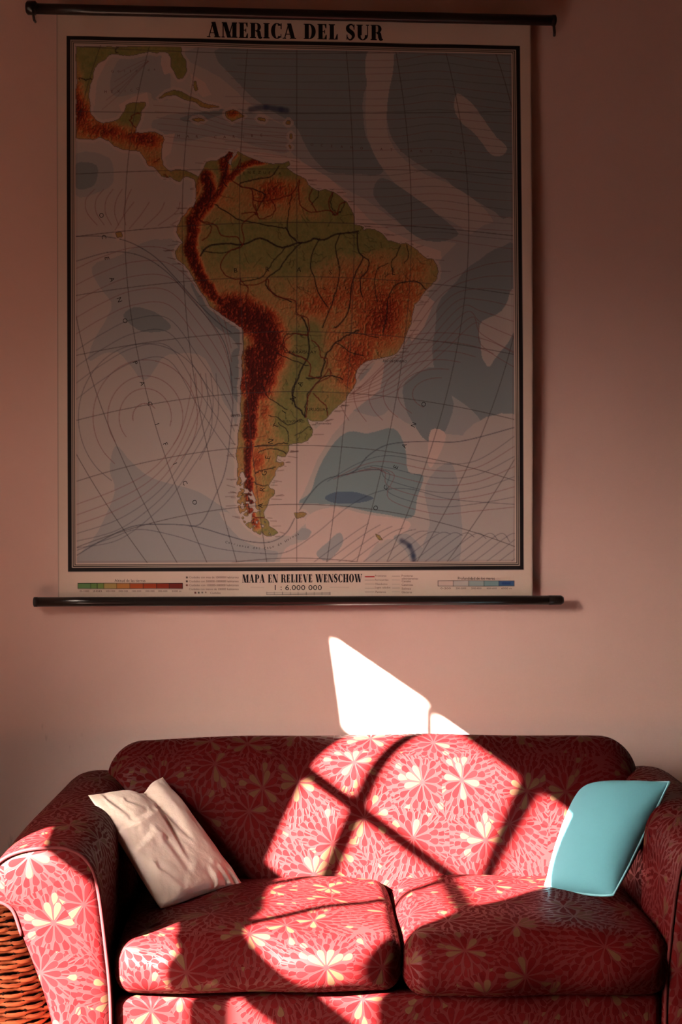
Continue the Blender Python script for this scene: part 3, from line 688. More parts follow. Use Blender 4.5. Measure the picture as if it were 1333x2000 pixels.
# height field: spine of the cordillera, highlands, basins
def spine(P, w, h):
    P = catmull(P, 6); return h*np.exp(-(polydist(P, PX+f1, PY+f2)/(w*1.12))**3)
hgt = np.full(shp, 0.275) + 0.24*(fbm(shp, (16, 14), 5, 5, 0.6)-0.5)
sl_all = allsl
def blob(x, y, rx, ry, h): return h*np.exp(-(((PX+w1*0.6-x)/rx)**2 + ((PY+w2*0.6-y)/ry)**2))
for b_ in ((540,372,38,26,.36),(520,395,20,22,.2),(740,640,52,44,.42),(690,700,38,32,.42),(760,600,34,44,.30),(650,590,44,38,.20),(700,560,60,44,.20),(800,560,34,44,.26),(820,520,22,18,.14),(610,600,34,24,.18),(740,520,40,30,.10),(650,660,22,26,.14),(505,900,14,22,.34),(520,800,14,20,.26),(676,742,22,22,.3),(520,830,20,30,.14),(505,960,14,24,.2),(430,390,20,20,.10),(525,440,30,14,-.06),
           (470,480,46,34,-.16),(600,470,70,28,-.2),(560,500,60,30,-.18),(700,470,30,22,-.14),(590,690,26,54,-.14),(570,760,34,60,-.16),(580,830,34,34,-.16),(610,660,14,30,-.12),(480,335,70,22,-.14),(560,338,24,20,-.16),(620,380,30,20,-.16),(665,410,26,26,-.16),(730,465,30,16,-.18),(390,335,20,14,-.1),(250,225,34,30,-.14),(345,120,30,50,-.22),(230,100,110,22,-.16),(168,150,16,40,-.08),(160,225,26,28,.55),(205,258,36,16,.55),(272,272,36,16,.5),(300,278,20,20,.2),(300,318,16,14,.2),(155,190,10,40,.3),(455,225,12,8,.45)):
    hgt += blob(*b_[:4], b_[4]*(1.35 if b_[4] < 0 else 0.85))
andes = np.maximum.reduce([spine([(404,345),(408,370),(398,395),(386,415),(378,440),(376,465),(372,485),(378,508),(390,532),(402,555),(418,578),(440,595),(470,608),(500,622)], 11, 0.85),
    spine([(452,300),(438,316),(440,340),(436,360),(424,380),(404,402),(388,425)], 9, 0.7), spine([(520,314),(486,320),(462,334),(446,350),(436,362)], 6, 0.62),
    spine([(455,606),(495,622),(520,645),(524,680),(512,720),(500,752)], 31, 0.9), spine([(492,690),(495,740),(493,780),(491,815),(488,850)], 13, 0.9),
    spine([(488,840),(488,880),(486,915),(488,950),(490,985)], 8, 0.8), spine([(488,970),(492,1000),(505,1028)], 6, 0.55), spine([(365,420),(384,380),(392,350)], 5, .3)])
hgt = np.maximum(hgt, 0.2+andes*0.85)
ridge = 1-np.abs(2*fbm(shp, (150, 190), 61, 4, 0.62)-1)
hgt2 = np.clip(hgt + (ridge-0.78)*np.clip(hgt*1.0-0.12, 0.06, 0.62)*1.15, 0, 1)
stops = [(0.0,(84,112,72)),(0.10,(98,120,74)),(0.20,(136,134,80)),(0.30,(172,138,86)),(0.42,(186,124,76)),(0.55,(184,94,54)),(0.72,(160,58,36)),(0.88,(116,32,24)),(1.0,(80,20,16))]
ks = np.array([k for k, _ in stops]); cs = np.array([lin(c) for _, c in stops])
lc = np.stack([np.interp(hgt2, ks, cs[:, i]) for i in range(3)], -1)
gy_, gx_ = np.gradient(hgt2); shade = np.clip(1 + (gx_*1.0 + gy_*0.6)*-9.0*np.clip(hgt*1.5, 0.25, 1.2), 0.35, 1.35)
lc *= shade[..., None]*(0.80 + 0.40*fbm(shp, (160, 130), 83, 3, 0.7))[..., None]
col[land] = lc[land]
edge = dilate(land, 1) & ~land
lay(allsl, edge*FIELD*0.8, lin((40, 34, 30)))
# --- rivers and borders
LF = FIELD.copy(); FIELD = LF*land
RV = lin((34, 26, 30))
def wig(P, amp=2.2, seed=0, per=7):
    Q = catmull(P, per); r = np.random.default_rng(seed); n = np.cumsum(r.normal(0, 1, (len(Q), 2)), 0); n -= np.linspace(0, 1, len(Q))[:, None]*n[-1]
    k = np.abs(n).max()+1e-6; return Q + n/k*amp*1.6
riv = [([(700,452),(680,456),(660,458),(640,466),(625,467),(612,466),(600,472),(580,474),(560,482),(540,482),(525,472),(512,466),(495,470),(470,480),(440,478),(405,484),(392,500)], 2.6),
 ([(580,474),(566,458),(560,445),(540,442),(500,436),(470,430),(440,412),(420,400)], 1.6), ([(578,470),(560,450),(565,400),(570,380)], 1.2), ([(560,482),(545,500),(530,512),(520,530),(500,545),(470,550)], 1.3), ([(590,474),(572,490),(556,512),(545,528),(522,545),(520,560),(540,576),(570,590)], 1.8),
 ([(625,467),(612,490),(608,520),(618,545),(625,575),(640,600)], 1.5), ([(665,455),(655,480),(660,510),(660,540),(650,580),(640,610),(630,640)], 1.5), ([(698,455),(700,490),(712,505),(700,530),(688,560),(684,595),(675,620),(655,640)], 2.0), ([(712,503),(722,510),(718,530),(706,545),(708,580)], 1.6),
 ([(832,565),(812,548),(785,550),(768,562),(758,590),(756,620),(748,650)], 1.6), ([(760,515),(740,525),(735,560),(738,590)], 1.0), ([(545,324),(530,344),(505,352),(480,358),(468,366),(495,372),(520,380),(512,395),(500,420)], 1.5), ([(408,345),(412,380),(404,400)], 1.2), ([(470,480),(455,490),(430,495),(400,492)], 1.0),
 ([(596,815),(585,800),(575,790),(572,760),(584,735),(590,720),(605,690),(604,660),(600,640),(590,620)], 2.4), ([(572,790),(575,760),(578,740)], 1.3), ([(600,738),(625,736),(635,715),(640,690),(655,672),(680,655),(700,645)], 2.2), ([(595,815),(600,790),(602,770),(622,745),(640,735),(670,742)], 1.7), ([(655,672),(690,690),(710,696)], 1.0), ([(670,650),(700,652),(740,660)], 0.9),
 ([(598,700),(570,690),(556,680),(558,660),(575,652),(600,655)], 1.2), ([(602,712),(560,700),(540,690)], 1.1), ([(564,868),(530,868),(498,872)], 1.6), ([(560,888),(530,878),(505,885)], 1.3), ([(560,800),(540,790),(520,770),(510,750)], 1.0), ([(590,820),(560,830),(540,815),(525,812)], 0.9), ([(565,866),(558,840),(545,825)], 0.9), ([(575,850),(600,835),(606,840)], .8), ([(540,912),(515,920),(500,925)], 1.2), ([(524,947),(510,950),(495,942)], 1.0), ([(782,480),(775,495),(765,510),(768,530)], 1.2), ([(795,478),(795,500),(790,515)], 1.0), ([(152,152),(168,155),(182,155)], 1.2), ([(230,104),(225,95),(235,90)], 1.0), ([(620,370),(618,390),(608,400)], .9), ([(650,376),(646,400),(655,415)], 1.1), ([(676,394),(662,415),(650,420)], 1.1), ([(440,300),(446,320),(438,350),(444,365)], 1.0)]
for k, (P, w) in enumerate(riv): line(wig(P, 2.2, k), w, RV, 0.9)
r2 = np.random.default_rng(99)
for k in range(240):                                                  # small tributaries and relief strokes
    x0 = r2.uniform(400, 850); y0 = r2.uniform(340, 900); an = r2.uniform(0, 2*PI); L = r2.uniform(8, 30)
    line(wig([(x0, y0), (x0+L*math.cos(an)*.5, y0+L*math.sin(an)*.5+2), (x0+L*math.cos(an), y0+L*math.sin(an))], 2.0, 500+k, 4), 0.6, RV, 0.5)
bor = [[(470,312),(462,330),(450,350),(470,365),(490,372),(494,400),(504,420)], [(494,375),(500,392),(530,392),(560,384),(575,376),(585,352)], [(498,400),(508,430),(530,420),(540,410),(532,394)], [(472,418),(500,416),(472,440),(475,470),(468,484),(450,490),(436,505),(430,522),(440,540),(458,548),(470,545)], [(392,432),(412,440),(408,460),(395,470)], [(388,428),(420,440),(436,462),(466,466),(472,482)],
       [(470,545),(470,558),(500,556),(522,546),(524,562),(540,578),(576,588),(580,612),(600,618),(605,640),(600,655)], [(470,548),(486,565),(484,590),(500,620)], [(600,655),(575,652),(558,664),(556,680),(570,692),(590,700),(606,712),(604,735)], [(610,665),(625,680),(628,700),(640,702),(636,720)], [(604,735),(628,738),(640,720),(644,735),(620,748),(603,770),(600,790),(598,815)], [(612,770),(622,782),(636,795),(640,812)], [(585,352),(584,372),(590,400),(610,415),(640,412),(660,420)], [(612,370),(606,392),(618,415)], [(650,376),(642,398),(655,420),(665,400),(676,394)],
       [(500,640),(505,660),(520,668),(545,670),(556,680)], [(500,660),(492,700),(488,740),(490,790),(486,840),(490,880),(482,920),(490,960),(488,1000),(500,1010),(524,1012)], [(266,250),(255,240),(258,225),(273,222)], [(265,293),(280,270),(270,262)], [(300,318),(312,310)], [(320,340),(328,348)]]
for k, P in enumerate(bor): line(wig(P, 1.8, 900+k), 1.5, DRED, 0.85)
FIELD = LF
# --- graticule
GR = lin((70, 60, 62))
def mer(i): 
    y = np.linspace(84, 1112, 40); return np.column_stack([580 + i*112*np.cos(0.00155*(y-440)), y])
for i in range(-5, 6): line(mer(i), 0.7, GR, 0.75)
for yc, bb in ((105,-14),(222,-4),(330,10),(435,27),(541,36),(648,46),(765,56),(870,70),(985,84),(1090,98)):
    x = np.linspace(140, 1012, 40); line(np.column_stack([x, yc + bb*((x-580)/430)**2]), 0.9 if yc == 435 else 0.7, GR, 0.75)
# --- currents
CR = lin((124, 52, 52)); CBL = lin((52, 58, 76))
FIELD = LF*(~dilate(land, 3))
def cur(P, c=CR, w=0.8, a=0.75): line(catmull(P, 7), w, c, a*0.72)
for r_, a0, a1 in ((24, 2.9, 5.6), (50, 2.4, 6.6), (72, 2.5, 7.0), (100, 2.2, 7.1), (128, 2.1, 6.9)):
    t = np.linspace(a0, a1, 18); cur(np.column_stack([284 + r_*1.02*np.cos(t), 815 + r_*1.12*np.sin(t)]), CR if r_ < 110 else CBL)
for k in range(9):
    y = 480 + k*27; cur([(148, y+45+k*5), (200, y+22+k*3), (260, y+4+k), (330, y+8), (390, y+55+k*6), (430+k*2, y+120+k*8), (452+k, y+200)], CR if k < 5 else CBL, 0.7)
cur([(148,462),(200,462),(250,472),(300,500),(340,540),(380,585),(420,625),(452,650)], CBL, 1.2, .9); cur([(150,510),(220,492),(280,502),(330,535),(370,580),(420,640),(445,690),(455,780),(450,850),(440,920),(420,970),(395,1020),(370,1028)], CBL, 1.1, .85)
for k in range(5): cur([(225+k*28, 450-k*3), (243+k*34, 420-k*2), (262+k*30, 395)], CR, .7); cur([(190+k*14, 440),(170+k*18, 415),(168+k*20, 390),(185+k*18, 370)], CR, .7)
for k in range(6): cur([(150, 985+k*22-k*k), (230, 955+k*20), (300, 915+k*18), (350, 850+k*20), (372+k*10, 770+k*12), (372+k*10, 730)], CBL if k > 2 else CR, .7)
cur([(148,1086),(200,1055),(260,1028),(320,1024),(380,1028),(440,1045),(490,1058),(530,1058),(560,1040),(580,1005),(610,960),(640,935),(690,922),(720,890),(760,868),(830,862),(900,862),(1005,835)], CBL, 1.3, .9)
cur([(150,1075),(220,1050),(270,1034),(340,1046),(420,1070),(500,1080),(560,1078),(620,1040),(680,990),(740,960),(800,955),(880,975),(1005,985)], CBL, .8)
for k in range(8): cur([(640+k*12, 940-k*4),(700+k*10, 905-k*3+k*6),(760, 890+k*12),(850, 905+k*14),(930, 900+k*14),(1008, 850+k*20)], CR if k % 2 else CBL, .7)
for k in range(6): t = np.linspace(2.2+0.1*k, 4.8+.15*k, 12); r_ = 40+k*22; cur(np.column_stack([858 + r_*1.3*np.cos(t), 770 + r_*0.8*np.sin(t)]), CR, .7)
for k in range(8): cur([(700-k*6, 760+k*4),(760, 700+k*10),(800+k*8, 640+k*8),(860+k*10, 560+k*10),(940, 520+k*22),(1008, 510+k*30)], CR, .65)
for k in range(17): cur([(600+k*24, 1108),(640+k*24, 1078),(690+k*24, 1042),(720+k*23, 1022+k*3)], CBL, .7)
for k in range(26):
    y = 96 + k*15; x0 = 440 + max(0, (k-12))*16 + (k % 3)*12; A = 6+3*math.sin(k*1.3)
    cur([(x0, y-6+A), (x0+110, y+4), (760, y + A*0.8), (850, y - A*0.5), (930, y + 6), (1008, y + A + 8)], CR if k % 2 else GR, .65, .6)
for k in range(7): cur([(300+k*3, 206+k*12), (380, 214+k*12), (460, 240+k*9), (560, 252+k*9)], CR, .6, .55)
for k in range(5): cur([(200+k*8, 214-k*18),(232+k*6, 186-k*14),(262+k*5, 150-k*8),(290, 120)], CR, .6, .55)
r3 = np.random.default_rng(5)
for k in range(170):                                                  # tick-like place names set along the coasts
    j = r3.integers(0, len(SA)-1); x0, y0 = SA[j]; dr = 1 if x0 > 560 or (y0 > 880 and x0 > 515) else -1
    L = r3.uniform(8, 22); line([(x0+dr*3, y0+r3.uniform(-3, 3)), (x0+dr*(3+L), y0+r3.uniform(-2, 2))], 0.7, lin((90, 60, 58)), 0.55)
FIELD = None
# --- frame: heavy outer rule, two thin ones, hairlines in red
col = col*(1-band(0, 8.0)[..., None]) + INK*band(0, 8.0)[..., None]
for e0, e1, c, a in ((9.3, 11.5, INK, 1), (12.7, 14.6, INK, 1), (16.6, 17.4, DRED, .6), (19.6, 20.3, DRED, .5)):
    bb = band(e0, e1)[..., None]*a; col = col*(1-bb) + c*bb
_e = np.minimum(GX-SX0, SX1-GX)*680; lay((slice(None), slice(None)), 0.55*np.exp(-(_e/1.8)**2), lin((70, 38, 34)))     # shadow lines at the side edges, painted into the sheet colour
# --- legend colour bars and signs
HC = [(96,140,86),(104,140,74),(120,146,76),(176,152,90),(190,128,66),(184,84,40),(172,66,34),(150,50,30),(120,36,26)]
xs = [152,177,190,203,228,254,280,306,331,357]
for k in range(9):
    box(xs[k], xs[k+1], 1139.5, 1149.5, lin(HC[k]))
for k in range(10): box(xs[k]-0.5, xs[k]+0.5, 1139, 1150, INK)
box(152, 357, 1138.6, 1139.8, INK); box(152, 357, 1149.2, 1150.4, INK)
DC = [(220,196,184),(196,190,184),(156,172,172),(128,160,164),(60,96,140)]
xs = [856,886,916,946,975,1005]
for k in range(5): box(xs[k], xs[k+1], 1134.5, 1144.5, lin(DC[k]))
for k in range(6): box(xs[k]-0.5, xs[k]+0.5, 1134, 1145, INK)
box(856, 1005, 1133.8, 1134.8, INK); box(856, 1005, 1144.2, 1145.2, INK); box(981, 998, 1137, 1142, lin((30, 60, 120)), .8)
for k in range(3): box(363.5, 367, 1126+k*7.6, 1129.5+k*7.6, INK if k < 2 else DRED)
for k in range(4): box(380+k*7, 383.5-0.4*k+k*7, 1156, 1159.5-0.4*k, INK if k in (1, 2) else DRED)
for k in range(5):
    box(713, 732, 1125+k*7.7, (1127.5 if k == 0 else 1125.8)+k*7.7, lin((190, 30, 30)) if k == 0 else GR, 1 if k == 0 else .7)
    box(766, 782, 1125+k*7.7, 1125.7+k*7.7, GR, .6)
box(521, 645, 1160.4, 1161.4, GR); box(521, 645, 1157.6, 1158.2, GR)
for k in range(9): box(521+k*15.5-.4, 521+k*15.5+.4, 1156, 1162, GR)
box(490, 516, 1147, 1147.6, GR, .6); box(645, 682, 1147, 1147.6, GR, .6)
col = np.clip(col*0.86, 0, 1)
# --- build the sheet
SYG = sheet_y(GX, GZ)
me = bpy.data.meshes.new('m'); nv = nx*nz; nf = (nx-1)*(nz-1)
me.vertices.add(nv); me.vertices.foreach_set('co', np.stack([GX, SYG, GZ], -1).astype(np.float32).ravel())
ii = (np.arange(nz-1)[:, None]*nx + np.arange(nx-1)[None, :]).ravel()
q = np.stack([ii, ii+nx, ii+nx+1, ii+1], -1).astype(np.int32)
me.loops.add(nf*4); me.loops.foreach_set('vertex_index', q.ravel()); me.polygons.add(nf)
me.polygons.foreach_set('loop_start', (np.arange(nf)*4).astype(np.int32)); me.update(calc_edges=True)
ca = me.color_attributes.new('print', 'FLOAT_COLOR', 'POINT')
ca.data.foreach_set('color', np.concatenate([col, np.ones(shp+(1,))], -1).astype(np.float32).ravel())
M_PRINT, nt, b = new_mat('printed_map_paper', (0.7, 0.6, 0.5), 0.6, 0.25)
at = nt.nodes.new('ShaderNodeAttribute'); at.attribute_name = 'print'; nt.links.new(at.outputs['Color'], b.inputs['Base Color'])
co = coords(nt); bump(nt, b, X(nt, noise_node(nt, co, 30, 5, 0.6)), 0.2, 0.004)
M_INK, _, _ = new_mat('black_print_ink', tuple(INK), 0.6, 0.2)
M_INK2, _, _ = new_mat('faded_print_ink', tuple(lin((96, 62, 60))), 0.7, 0.2)
M_ROD, nt, b = new_mat('black_lacquered_wood', (0.012, 0.009, 0.008), 0.28, 0.5)
M_HOOK, _, _ = new_mat('dark_iron', (0.03, 0.025, 0.022), 0.5, 0.5, Metallic=0.7)
wm = tag(empty('wall_map', ((SX0+SX1)/2, SY, SZ0)), 'large printed school map of South America hanging on the wall above the red sofa', 'map')
def under(o):
    o.parent = wm; o.matrix_parent_inverse = Matrix.Translation(-wm.location); return o
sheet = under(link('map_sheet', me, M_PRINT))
# --- lettering: fat face capitals built from stems, hairlines and bows
TK, HL, SF = 0.27, 0.055, 0.07
def rc(x0, y0, x1, y1): return [(x0, y0), (x1, y0), (x1, y1), (x0, y1)]
def dg(xb, xt, w, y0=0.0, y1=1.0): return [(xb, y0), (xb+w, y0), (xt+w, y1), (xt, y1)]
def bow(cx, cy, rx, ry, a0, a1, tk=TK, hl=HL, n=22):
    out = []
    for k in range(n):
        q = []
        for t in (a0+(a1-a0)*k/n, a0+(a1-a0)*(k+1)/n):
            q.append(((cx+rx*math.cos(t), cy+ry*math.sin(t)), (cx+(rx-tk)*math.cos(t), cy+(ry-hl)*math.sin(t))))
        out.append([q[0][0], q[1][0], q[1][1], q[0][1]])
    return out
def rib(P, Wd, n=6):
    P = catmull(P, n); W_ = np.interp(np.linspace(0, 1, len(P)), np.linspace(0, 1, len(Wd)), Wd); T_ = np.gradient(P, axis=0); T_ /= np.linalg.norm(T_, axis=1)[:, None]
    N_ = np.stack([-T_[:, 1], T_[:, 0]], -1); A = P+N_*W_[:, None]/2; B = P-N_*W_[:, None]/2
    return [[tuple(A[i]), tuple(A[i+1]), tuple(B[i+1]), tuple(B[i])] for i in range(len(P)-1)]
def sf(x0, x1, y): return rc(x0-0.07, y, x1+0.07, y+SF) if y < 0.5 else rc(x0-0.07, y-SF, x1+0.07, y)
def glyph(c):
    s = TK
    if c == 'A': return 0.92, [dg(0.10, 0.38, 0.07), dg(0.56, 0.30, s), rc(0.2, 0.27, 0.68, 0.27+HL), sf(0.08, 0.18, 0), sf(0.56, 0.83, 0)]
    if c == 'M': return 1.12, [rc(0.12, 0, 0.19, 1), dg(0.42, 0.12, s), dg(0.46, 0.76, 0.07), rc(0.76, 0, 0.76+s, 1), sf(0.12, 0.19, 0), sf(0.76, 0.76+s, 0), sf(0.14, 0.3, 1), sf(0.8, 1.0, 1)]
    if c == 'E': return 0.74, [rc(0.12, 0, 0.12+s, 1), rc(0.05, 0, 0.66, HL), rc(0.05, 1-HL, 0.64, 1), rc(0.3, 0.48, 0.54, 0.48+HL), [(0.66, 0), (0.66, 0.3), (0.6, 0.3), (0.5, 0)], [(0.64, 1), (0.64, 0.72), (0.58, 0.72), (0.5, 1)], rc(0.5, 0.38, 0.55, 0.62)]
    if c == 'R': return 0.88, [rc(0.12, 0, 0.12+s, 1), rc(0.05, 1-HL, 0.5, 1), rc(0.3, 0.46, 0.52, 0.46+HL), sf(0.12, 0.12+s, 0)] + bow(0.48, 0.73, 0.29, 0.27, -PI/2, PI/2, 0.22) + rib([(0.46, 0.48), (0.62, 0.42), (0.66, 0.2), (0.72, 0.05), (0.86, 0.06)], [0.1, 0.22, 0.24, 0.2, 0.05])
    if c == 'I': return 0.50, [rc(0.12, 0, 0.12+s, 1), sf(0.12, 0.12+s, 0), sf(0.12, 0.12+s, 1)]
    if c == 'C': return 0.80, bow(0.44, 0.5, 0.39, 0.52, 0.75, 2*PI-0.75) + [rc(0.68, 0.62, 0.75, 1.0), rc(0.68, 0.06, 0.73, 0.3)]
    if c == 'D': return 0.90, [rc(0.12, 0, 0.12+s, 1), rc(0.05, 0, 0.45, HL), rc(0.05, 1-HL, 0.45, 1)] + bow(0.42, 0.5, 0.42, 0.5, -PI/2, PI/2)
    if c == 'L': return 0.72, [rc(0.12, 0, 0.12+s, 1), sf(0.12, 0.12+s, 1), rc(0.05, 0, 0.64, HL), [(0.64, 0), (0.64, 0.36), (0.58, 0.36), (0.46, 0)]]
    if c == 'S': return 0.68, rib([(0.58, 0.80), (0.46, 0.97), (0.30, 0.98), (0.16, 0.84), (0.20, 0.64), (0.44, 0.44), (0.52, 0.24), (0.40, 0.03), (0.24, 0.02), (0.10, 0.22)], [0.06, 0.08, 0.1, 0.2, 0.28, 0.28, 0.2, 0.1, 0.08, 0.06], 8) + [rc(0.54, 0.66, 0.6, 1.0), rc(0.08, 0.0, 0.14, 0.34)]
    if c == 'U': return 0.92, [rc(0.12, 0.3, 0.12+s, 1), rc(0.74, 0.3, 0.80, 1), sf(0.12, 0.12+s, 1), sf(0.74, 0.8, 1)] + bow(0.46, 0.32, 0.34, 0.34, PI, 2*PI, 0.2)
    if c == 'P': return 0.80, [rc(0.12, 0, 0.12+s, 1), rc(0.05, 1-HL, 0.45, 1), rc(0.3, 0.42, 0.45, 0.42+HL), sf(0.12, 0.12+s, 0)] + bow(0.43, 0.71, 0.33, 0.29, -PI/2, PI/2, 0.24)
    if c == 'N': return 0.96, [rc(0.12, 0, 0.19, 1), dg(0.58, 0.10, s), rc(0.78, 0, 0.85, 1), sf(0.12, 0.19, 0), sf(0.14, 0.3, 1), sf(0.78, 0.85, 1)]
    if c == 'V': return 0.90, [dg(0.36, 0.06, s), dg(0.48, 0.74, 0.07), sf(0.08, 0.32, 1), sf(0.72, 0.82, 1)]
    if c == 'W': return 1.30, [dg(0.28, 0.04, s), dg(0.42, 0.58, 0.07), dg(0.76, 0.5, s), dg(0.9, 1.14, 0.07), sf(0.06, 0.3, 1), sf(0.55, 0.75, 1), sf(1.12, 1.22, 1)]
    if c == 'H': return 0.98, [rc(0.12, 0, 0.12+s, 1), rc(0.60, 0, 0.60+s, 1), rc(0.3, 0.47, 0.7, 0.47+HL), sf(0.12, 0.12+s, 0), sf(0.12, 0.12+s, 1), sf(0.6, 0.6+s, 0), sf(0.6, 0.6+s, 1)]
    if c == 'O': return 0.90, bow(0.45, 0.5, 0.40, 0.52, 0, 2*PI, TK, HL, 40)
    return 0.42, []
LIFT = 0.0007
def place2d(polys_px, name, mat, parent):
    """flat shapes given in picture units are laid on the sheet and follow its waves"""
    V = []; F = []
    for P in polys_px:
        o = len(V)
        for (x, y) in P:
            p = at_y(x, y, SY); V.append((p.x, float(sheet_y(p.x, p.z)) - LIFT, p.z))
        F.append(tuple(range(o, o+len(P))))
    me = mesh_of(V, F); o = link(name, me, mat, smooth=False); o.parent = parent; o.matrix_parent_inverse = parent.matrix_parent_inverse.copy() if False else Matrix.Identity(4)
    return o
def fat(text, x0, x1, yb0, yb1, h):
    w = 0; gl = []
    for c in text:
        a, P = glyph(c); gl.append((w, P)); w += a
    out = []
    for off, P in gl:
        for q in P:
            r_ = []
            for (x, y) in q:
                t = (x+off)/w; r_.append((x0+(x1-x0)*t, yb0+(yb1-yb0)*t - y*h))
            out.append(r_)
    return out
def fat_words(text, x0, x1, yb0, yb1, h, name):
    """each word of a line of capitals is a piece of its own"""
    ws = [glyph(c)[0] for c in text]; tot = sum(ws); k = 0
    for w_ in text.split(' '):
        a = sum(ws[:k])/tot; b_ = sum(ws[:k+len(w_)])/tot; k += len(w_)+1
        place2d(fat(w_, x0+(x1-x0)*a, x0+(x1-x0)*b_, yb0+(yb1-yb0)*a, yb0+(yb1-yb0)*b_, h), name, M_INK, sheet)
fat_words('AMERICA DEL SUR', 404, 749, 73, 79, 30, 'title_lettering')
fat_words('MAPA EN RELIEVE WENSCHOW', 473, 708, 1138, 1137, 16, 'subtitle_lettering')
_fc = {}
def text_tris(s):
    if s in _fc: return _fc[s]
    cu = bpy.data.curves.new('t', 'FONT'); cu.body = s; cu.size = 1.0; cu.resolution_u = 2
    o = bpy.data.objects.new('t', cu); C.objects.link(o)
    dgp = bpy.context.evaluated_depsgraph_get(); ev = o.evaluated_get(dgp); m = ev.to_mesh()
    V = [(v.co.x, v.co.y) for v in m.vertices]; P = [tuple(p.vertices) for p in m.polygons]
    ev.to_mesh_clear(); bpy.data.objects.remove(o); bpy.data.curves.remove(cu)
    _fc[s] = (V, P); return _fc[s]
def words(items, name, mat):
    out = []
    for (s, x, y, h, rot, wid) in items:             # centre in picture units, cap height, turn, total width (0 = natural)
        V, P = text_tris(s)
        if not V: continue
        A = np.array(V); lo, hi = A.min(0), A.max(0); A = A - (lo+hi)/2; kx = ky = h/0.70
        if wid: kx = wid/max(hi[0]-lo[0], 1e-6)
        A = A*(kx, ky); c_, s_ = math.cos(math.radians(rot)), math.sin(math.radians(rot))
        Q = np.stack([x + A[:, 0]*c_ - (-A[:, 1])*s_*1.0, y + A[:, 0]*s_ + (-A[:, 1])*c_], -1)
        for f in P: out.append([tuple(Q[i]) for i in f])
    return place2d(out, name, mat, sheet)
def along(s, P, h, flip=0):
    Q = catmull(P, 12); L = np.concatenate([[0], np.cumsum(np.linalg.norm(np.diff(Q, axis=0), axis=1))]); out = []
    for k, ch in enumerate(s):
        if ch == ' ': continue
        t = L[-1]*(k+0.5)/len(s); x = np.interp(t, L, Q[:, 0]); y = np.interp(t, L, Q[:, 1]); x2 = np.interp(t+2, L, Q[:, 0]); y2 = np.interp(t+2, L, Q[:, 1])
        x1 = np.interp(t-2, L, Q[:, 0]); y1 = np.interp(t-2, L, Q[:, 1]); out.append((ch, x, y, h, math.degrees(math.atan2(y2-y1, x2-x1))+flip, 0))
    return out
words([('1 : 6.000 000', 583, 1147.5, 10, 0, 92)], 'scale_lettering', M_INK)
its = [('Altitud de las tierras', 254, 1134, 5.5, 0, 60), ('Profundidad de los mares', 931, 1129.5, 5.5, 0, 72)]
its += [('BUENOS AIRES', 574, 823, 4.6, 0, 42), ('SANTIAGO', 465, 812, 4.6, 0, 28), ('RIO DE JANEIRO', 772, 706, 4.6, 2, 46), ('URUGUAY', 621, 800, 6.5, 0, 40), ('PARAGUAY', 592, 688, 6, 0, 54), ('Montevideo', 632, 827, 4.4, 0, 30)]
its += along('BRASIL', [(430,530),(560,526),(680,534),(800,532)], 9) + along('ARGENTINA', [(507,1003),(512,960),(516,925),(524,890),(532,850),(545,820),(565,790),(580,765),(592,735)], 10, 0)
its += along('CHILE', [(470,935),(478,985),(500,1030)], 6) + along('VENEZUELA', [(462,340),(500,337),(552,340)], 5.5) + along('Mato Grosso', [(578,562),(630,564),(690,563)], 5)
its += along('OCEANO PACIFICO', [(196,400),(212,520),(238,600),(262,700),(290,780),(320,860),(365,950),(390,1000)], 9) + along('OCEANO', [(724,1012),(745,970),(772,915),(790,870),(815,815),(838,770)], 9)
its += along('Corriente del Cabo de Hornos', [(440,1058),(480,1068),(530,1069),(585,1042)], 4.8)
words(its, 'map_lettering', M_INK)
its = along('Golfo de', [(214,140),(260,139),(308,136)], 5) + along('MEXICO', [(200,180),(250,178),(276,172)], 5) + along('MAR CARIBE', [(340,266),(430,268),(520,264)], 5.5) + along('OCEANO ATLANTICO', [(600,282),(740,292),(910,300)], 5)
its += [(w_, x_, 1127.5+7.7*k, 4.0, 0, wd) for k, w_ in enumerate(('Ciudades con mas de 1000000 habitantes', 'Ciudades con 500000-1000000 habitantes', 'Ciudades con 100000-500000 habitantes', 'Ciudades con menos de 100000 habitantes')) for x_, wd in ((418, 97),)]
its += [('Ciudades', 421, 1158, 4, 0, 20), ('Fronteras', 744, 1124.5, 4, 0, 22), ('Ferrocarriles', 746, 1132.5, 4, 0, 26), ('Oleoductos', 745, 1140.5, 4, 0, 24), ('Lagos salados', 748, 1148, 4, 0, 30), ('Pantanos', 744, 1156, 4, 0, 20),
        ('Fronteras', 796, 1124.5, 4, 0, 22), ('administrativas', 801, 1130, 4, 0, 32), ('Canales', 794, 1135, 4, 0, 18), ('Cataratas', 796, 1142, 4, 0, 22), ('Salinas', 794, 1149.5, 4, 0, 18), ('Glaciares', 795, 1156.5, 4, 0, 20)]
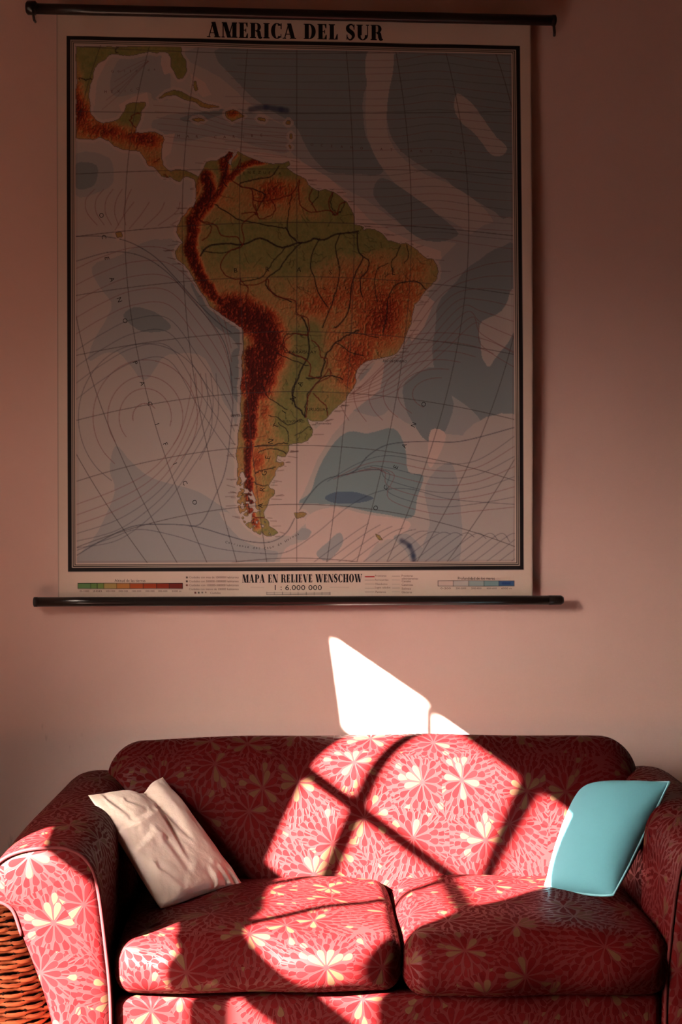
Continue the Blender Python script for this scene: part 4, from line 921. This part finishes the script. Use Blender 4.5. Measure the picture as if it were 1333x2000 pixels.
for x_, s_ in ((165, '0-100'), (190, '200'), (216, '500-1000'), (241, '1000-1500'), (267, '1500-2000'), (293, '2000-3000'), (318, '3000-4000'), (345, '5000 m')): its.append((s_, x_, 1154.5, 3.4, 0, 18))
for x_, s_ in ((871, '0-200'), (901, '200-2000'), (931, '2000-4000'), (961, '4000-6000'), (990, '6000 m')): its.append((s_, x_, 1149, 3.4, 0, 20))
words(its, 'legend_lettering', M_INK2)
# --- rods
def rod(name, pa, pb, rad, y):
    A = at_y(*pa, y); B = at_y(*pb, y); n = 9
    P = [(A.x+(B.x-A.x)*k/n, y, A.z+(B.z-A.z)*k/n) for k in range(n+1)]
    return under(tube(name, P, rad, M_ROD, None, 24)), A, B
r1, A1, B1 = rod('top_rod', (66, 17), (1082, 40), 0.0150, -0.034)
r2_, A2, B2 = rod('bottom_rod', (70, 1175.5), (1087, 1172), 0.0135, -0.036)
def capsule(name, c, axis_len, rad, parent):
    v, f = tube_verts([(c.x-axis_len/2, c.y, c.z), (c.x-axis_len*0.35, c.y, c.z), (c.x+axis_len*0.35, c.y, c.z), (c.x+axis_len/2, c.y, c.z)], [rad*0.7, rad, rad, rad*0.7], 20); return link(name, mesh_of(v, f), M_ROD, parent)
capsule('end_knob', A1 + Vector((-0.006, 0, 0.002)), 0.032, 0.0195, r1); capsule('end_cap', B1, 0.014, 0.0160, r1)
capsule('end_cap', A2, 0.014, 0.0142, r2_); capsule('end_cap', B2 + Vector((-0.004, 0, 0)), 0.05, 0.0140, r2_)
tube('hook', [(A1.x, -0.002, A1.z-0.026), (A1.x, -0.03, A1.z-0.030), (A1.x+0.001, -0.050, A1.z-0.024), (A1.x, -0.054, A1.z-0.008)], 0.0035, M_HOOK, r1, 8)
hk = at_y(1081, 60, -0.03)
tube('hook', [(hk.x+0.010, -0.002, hk.z-0.004), (hk.x+0.004, -0.03, hk.z-0.004), (hk.x-0.002, -0.050, hk.z+0.004), (hk.x-0.004, -0.054, hk.z+0.022)], 0.0040, M_HOOK, r1, 8)
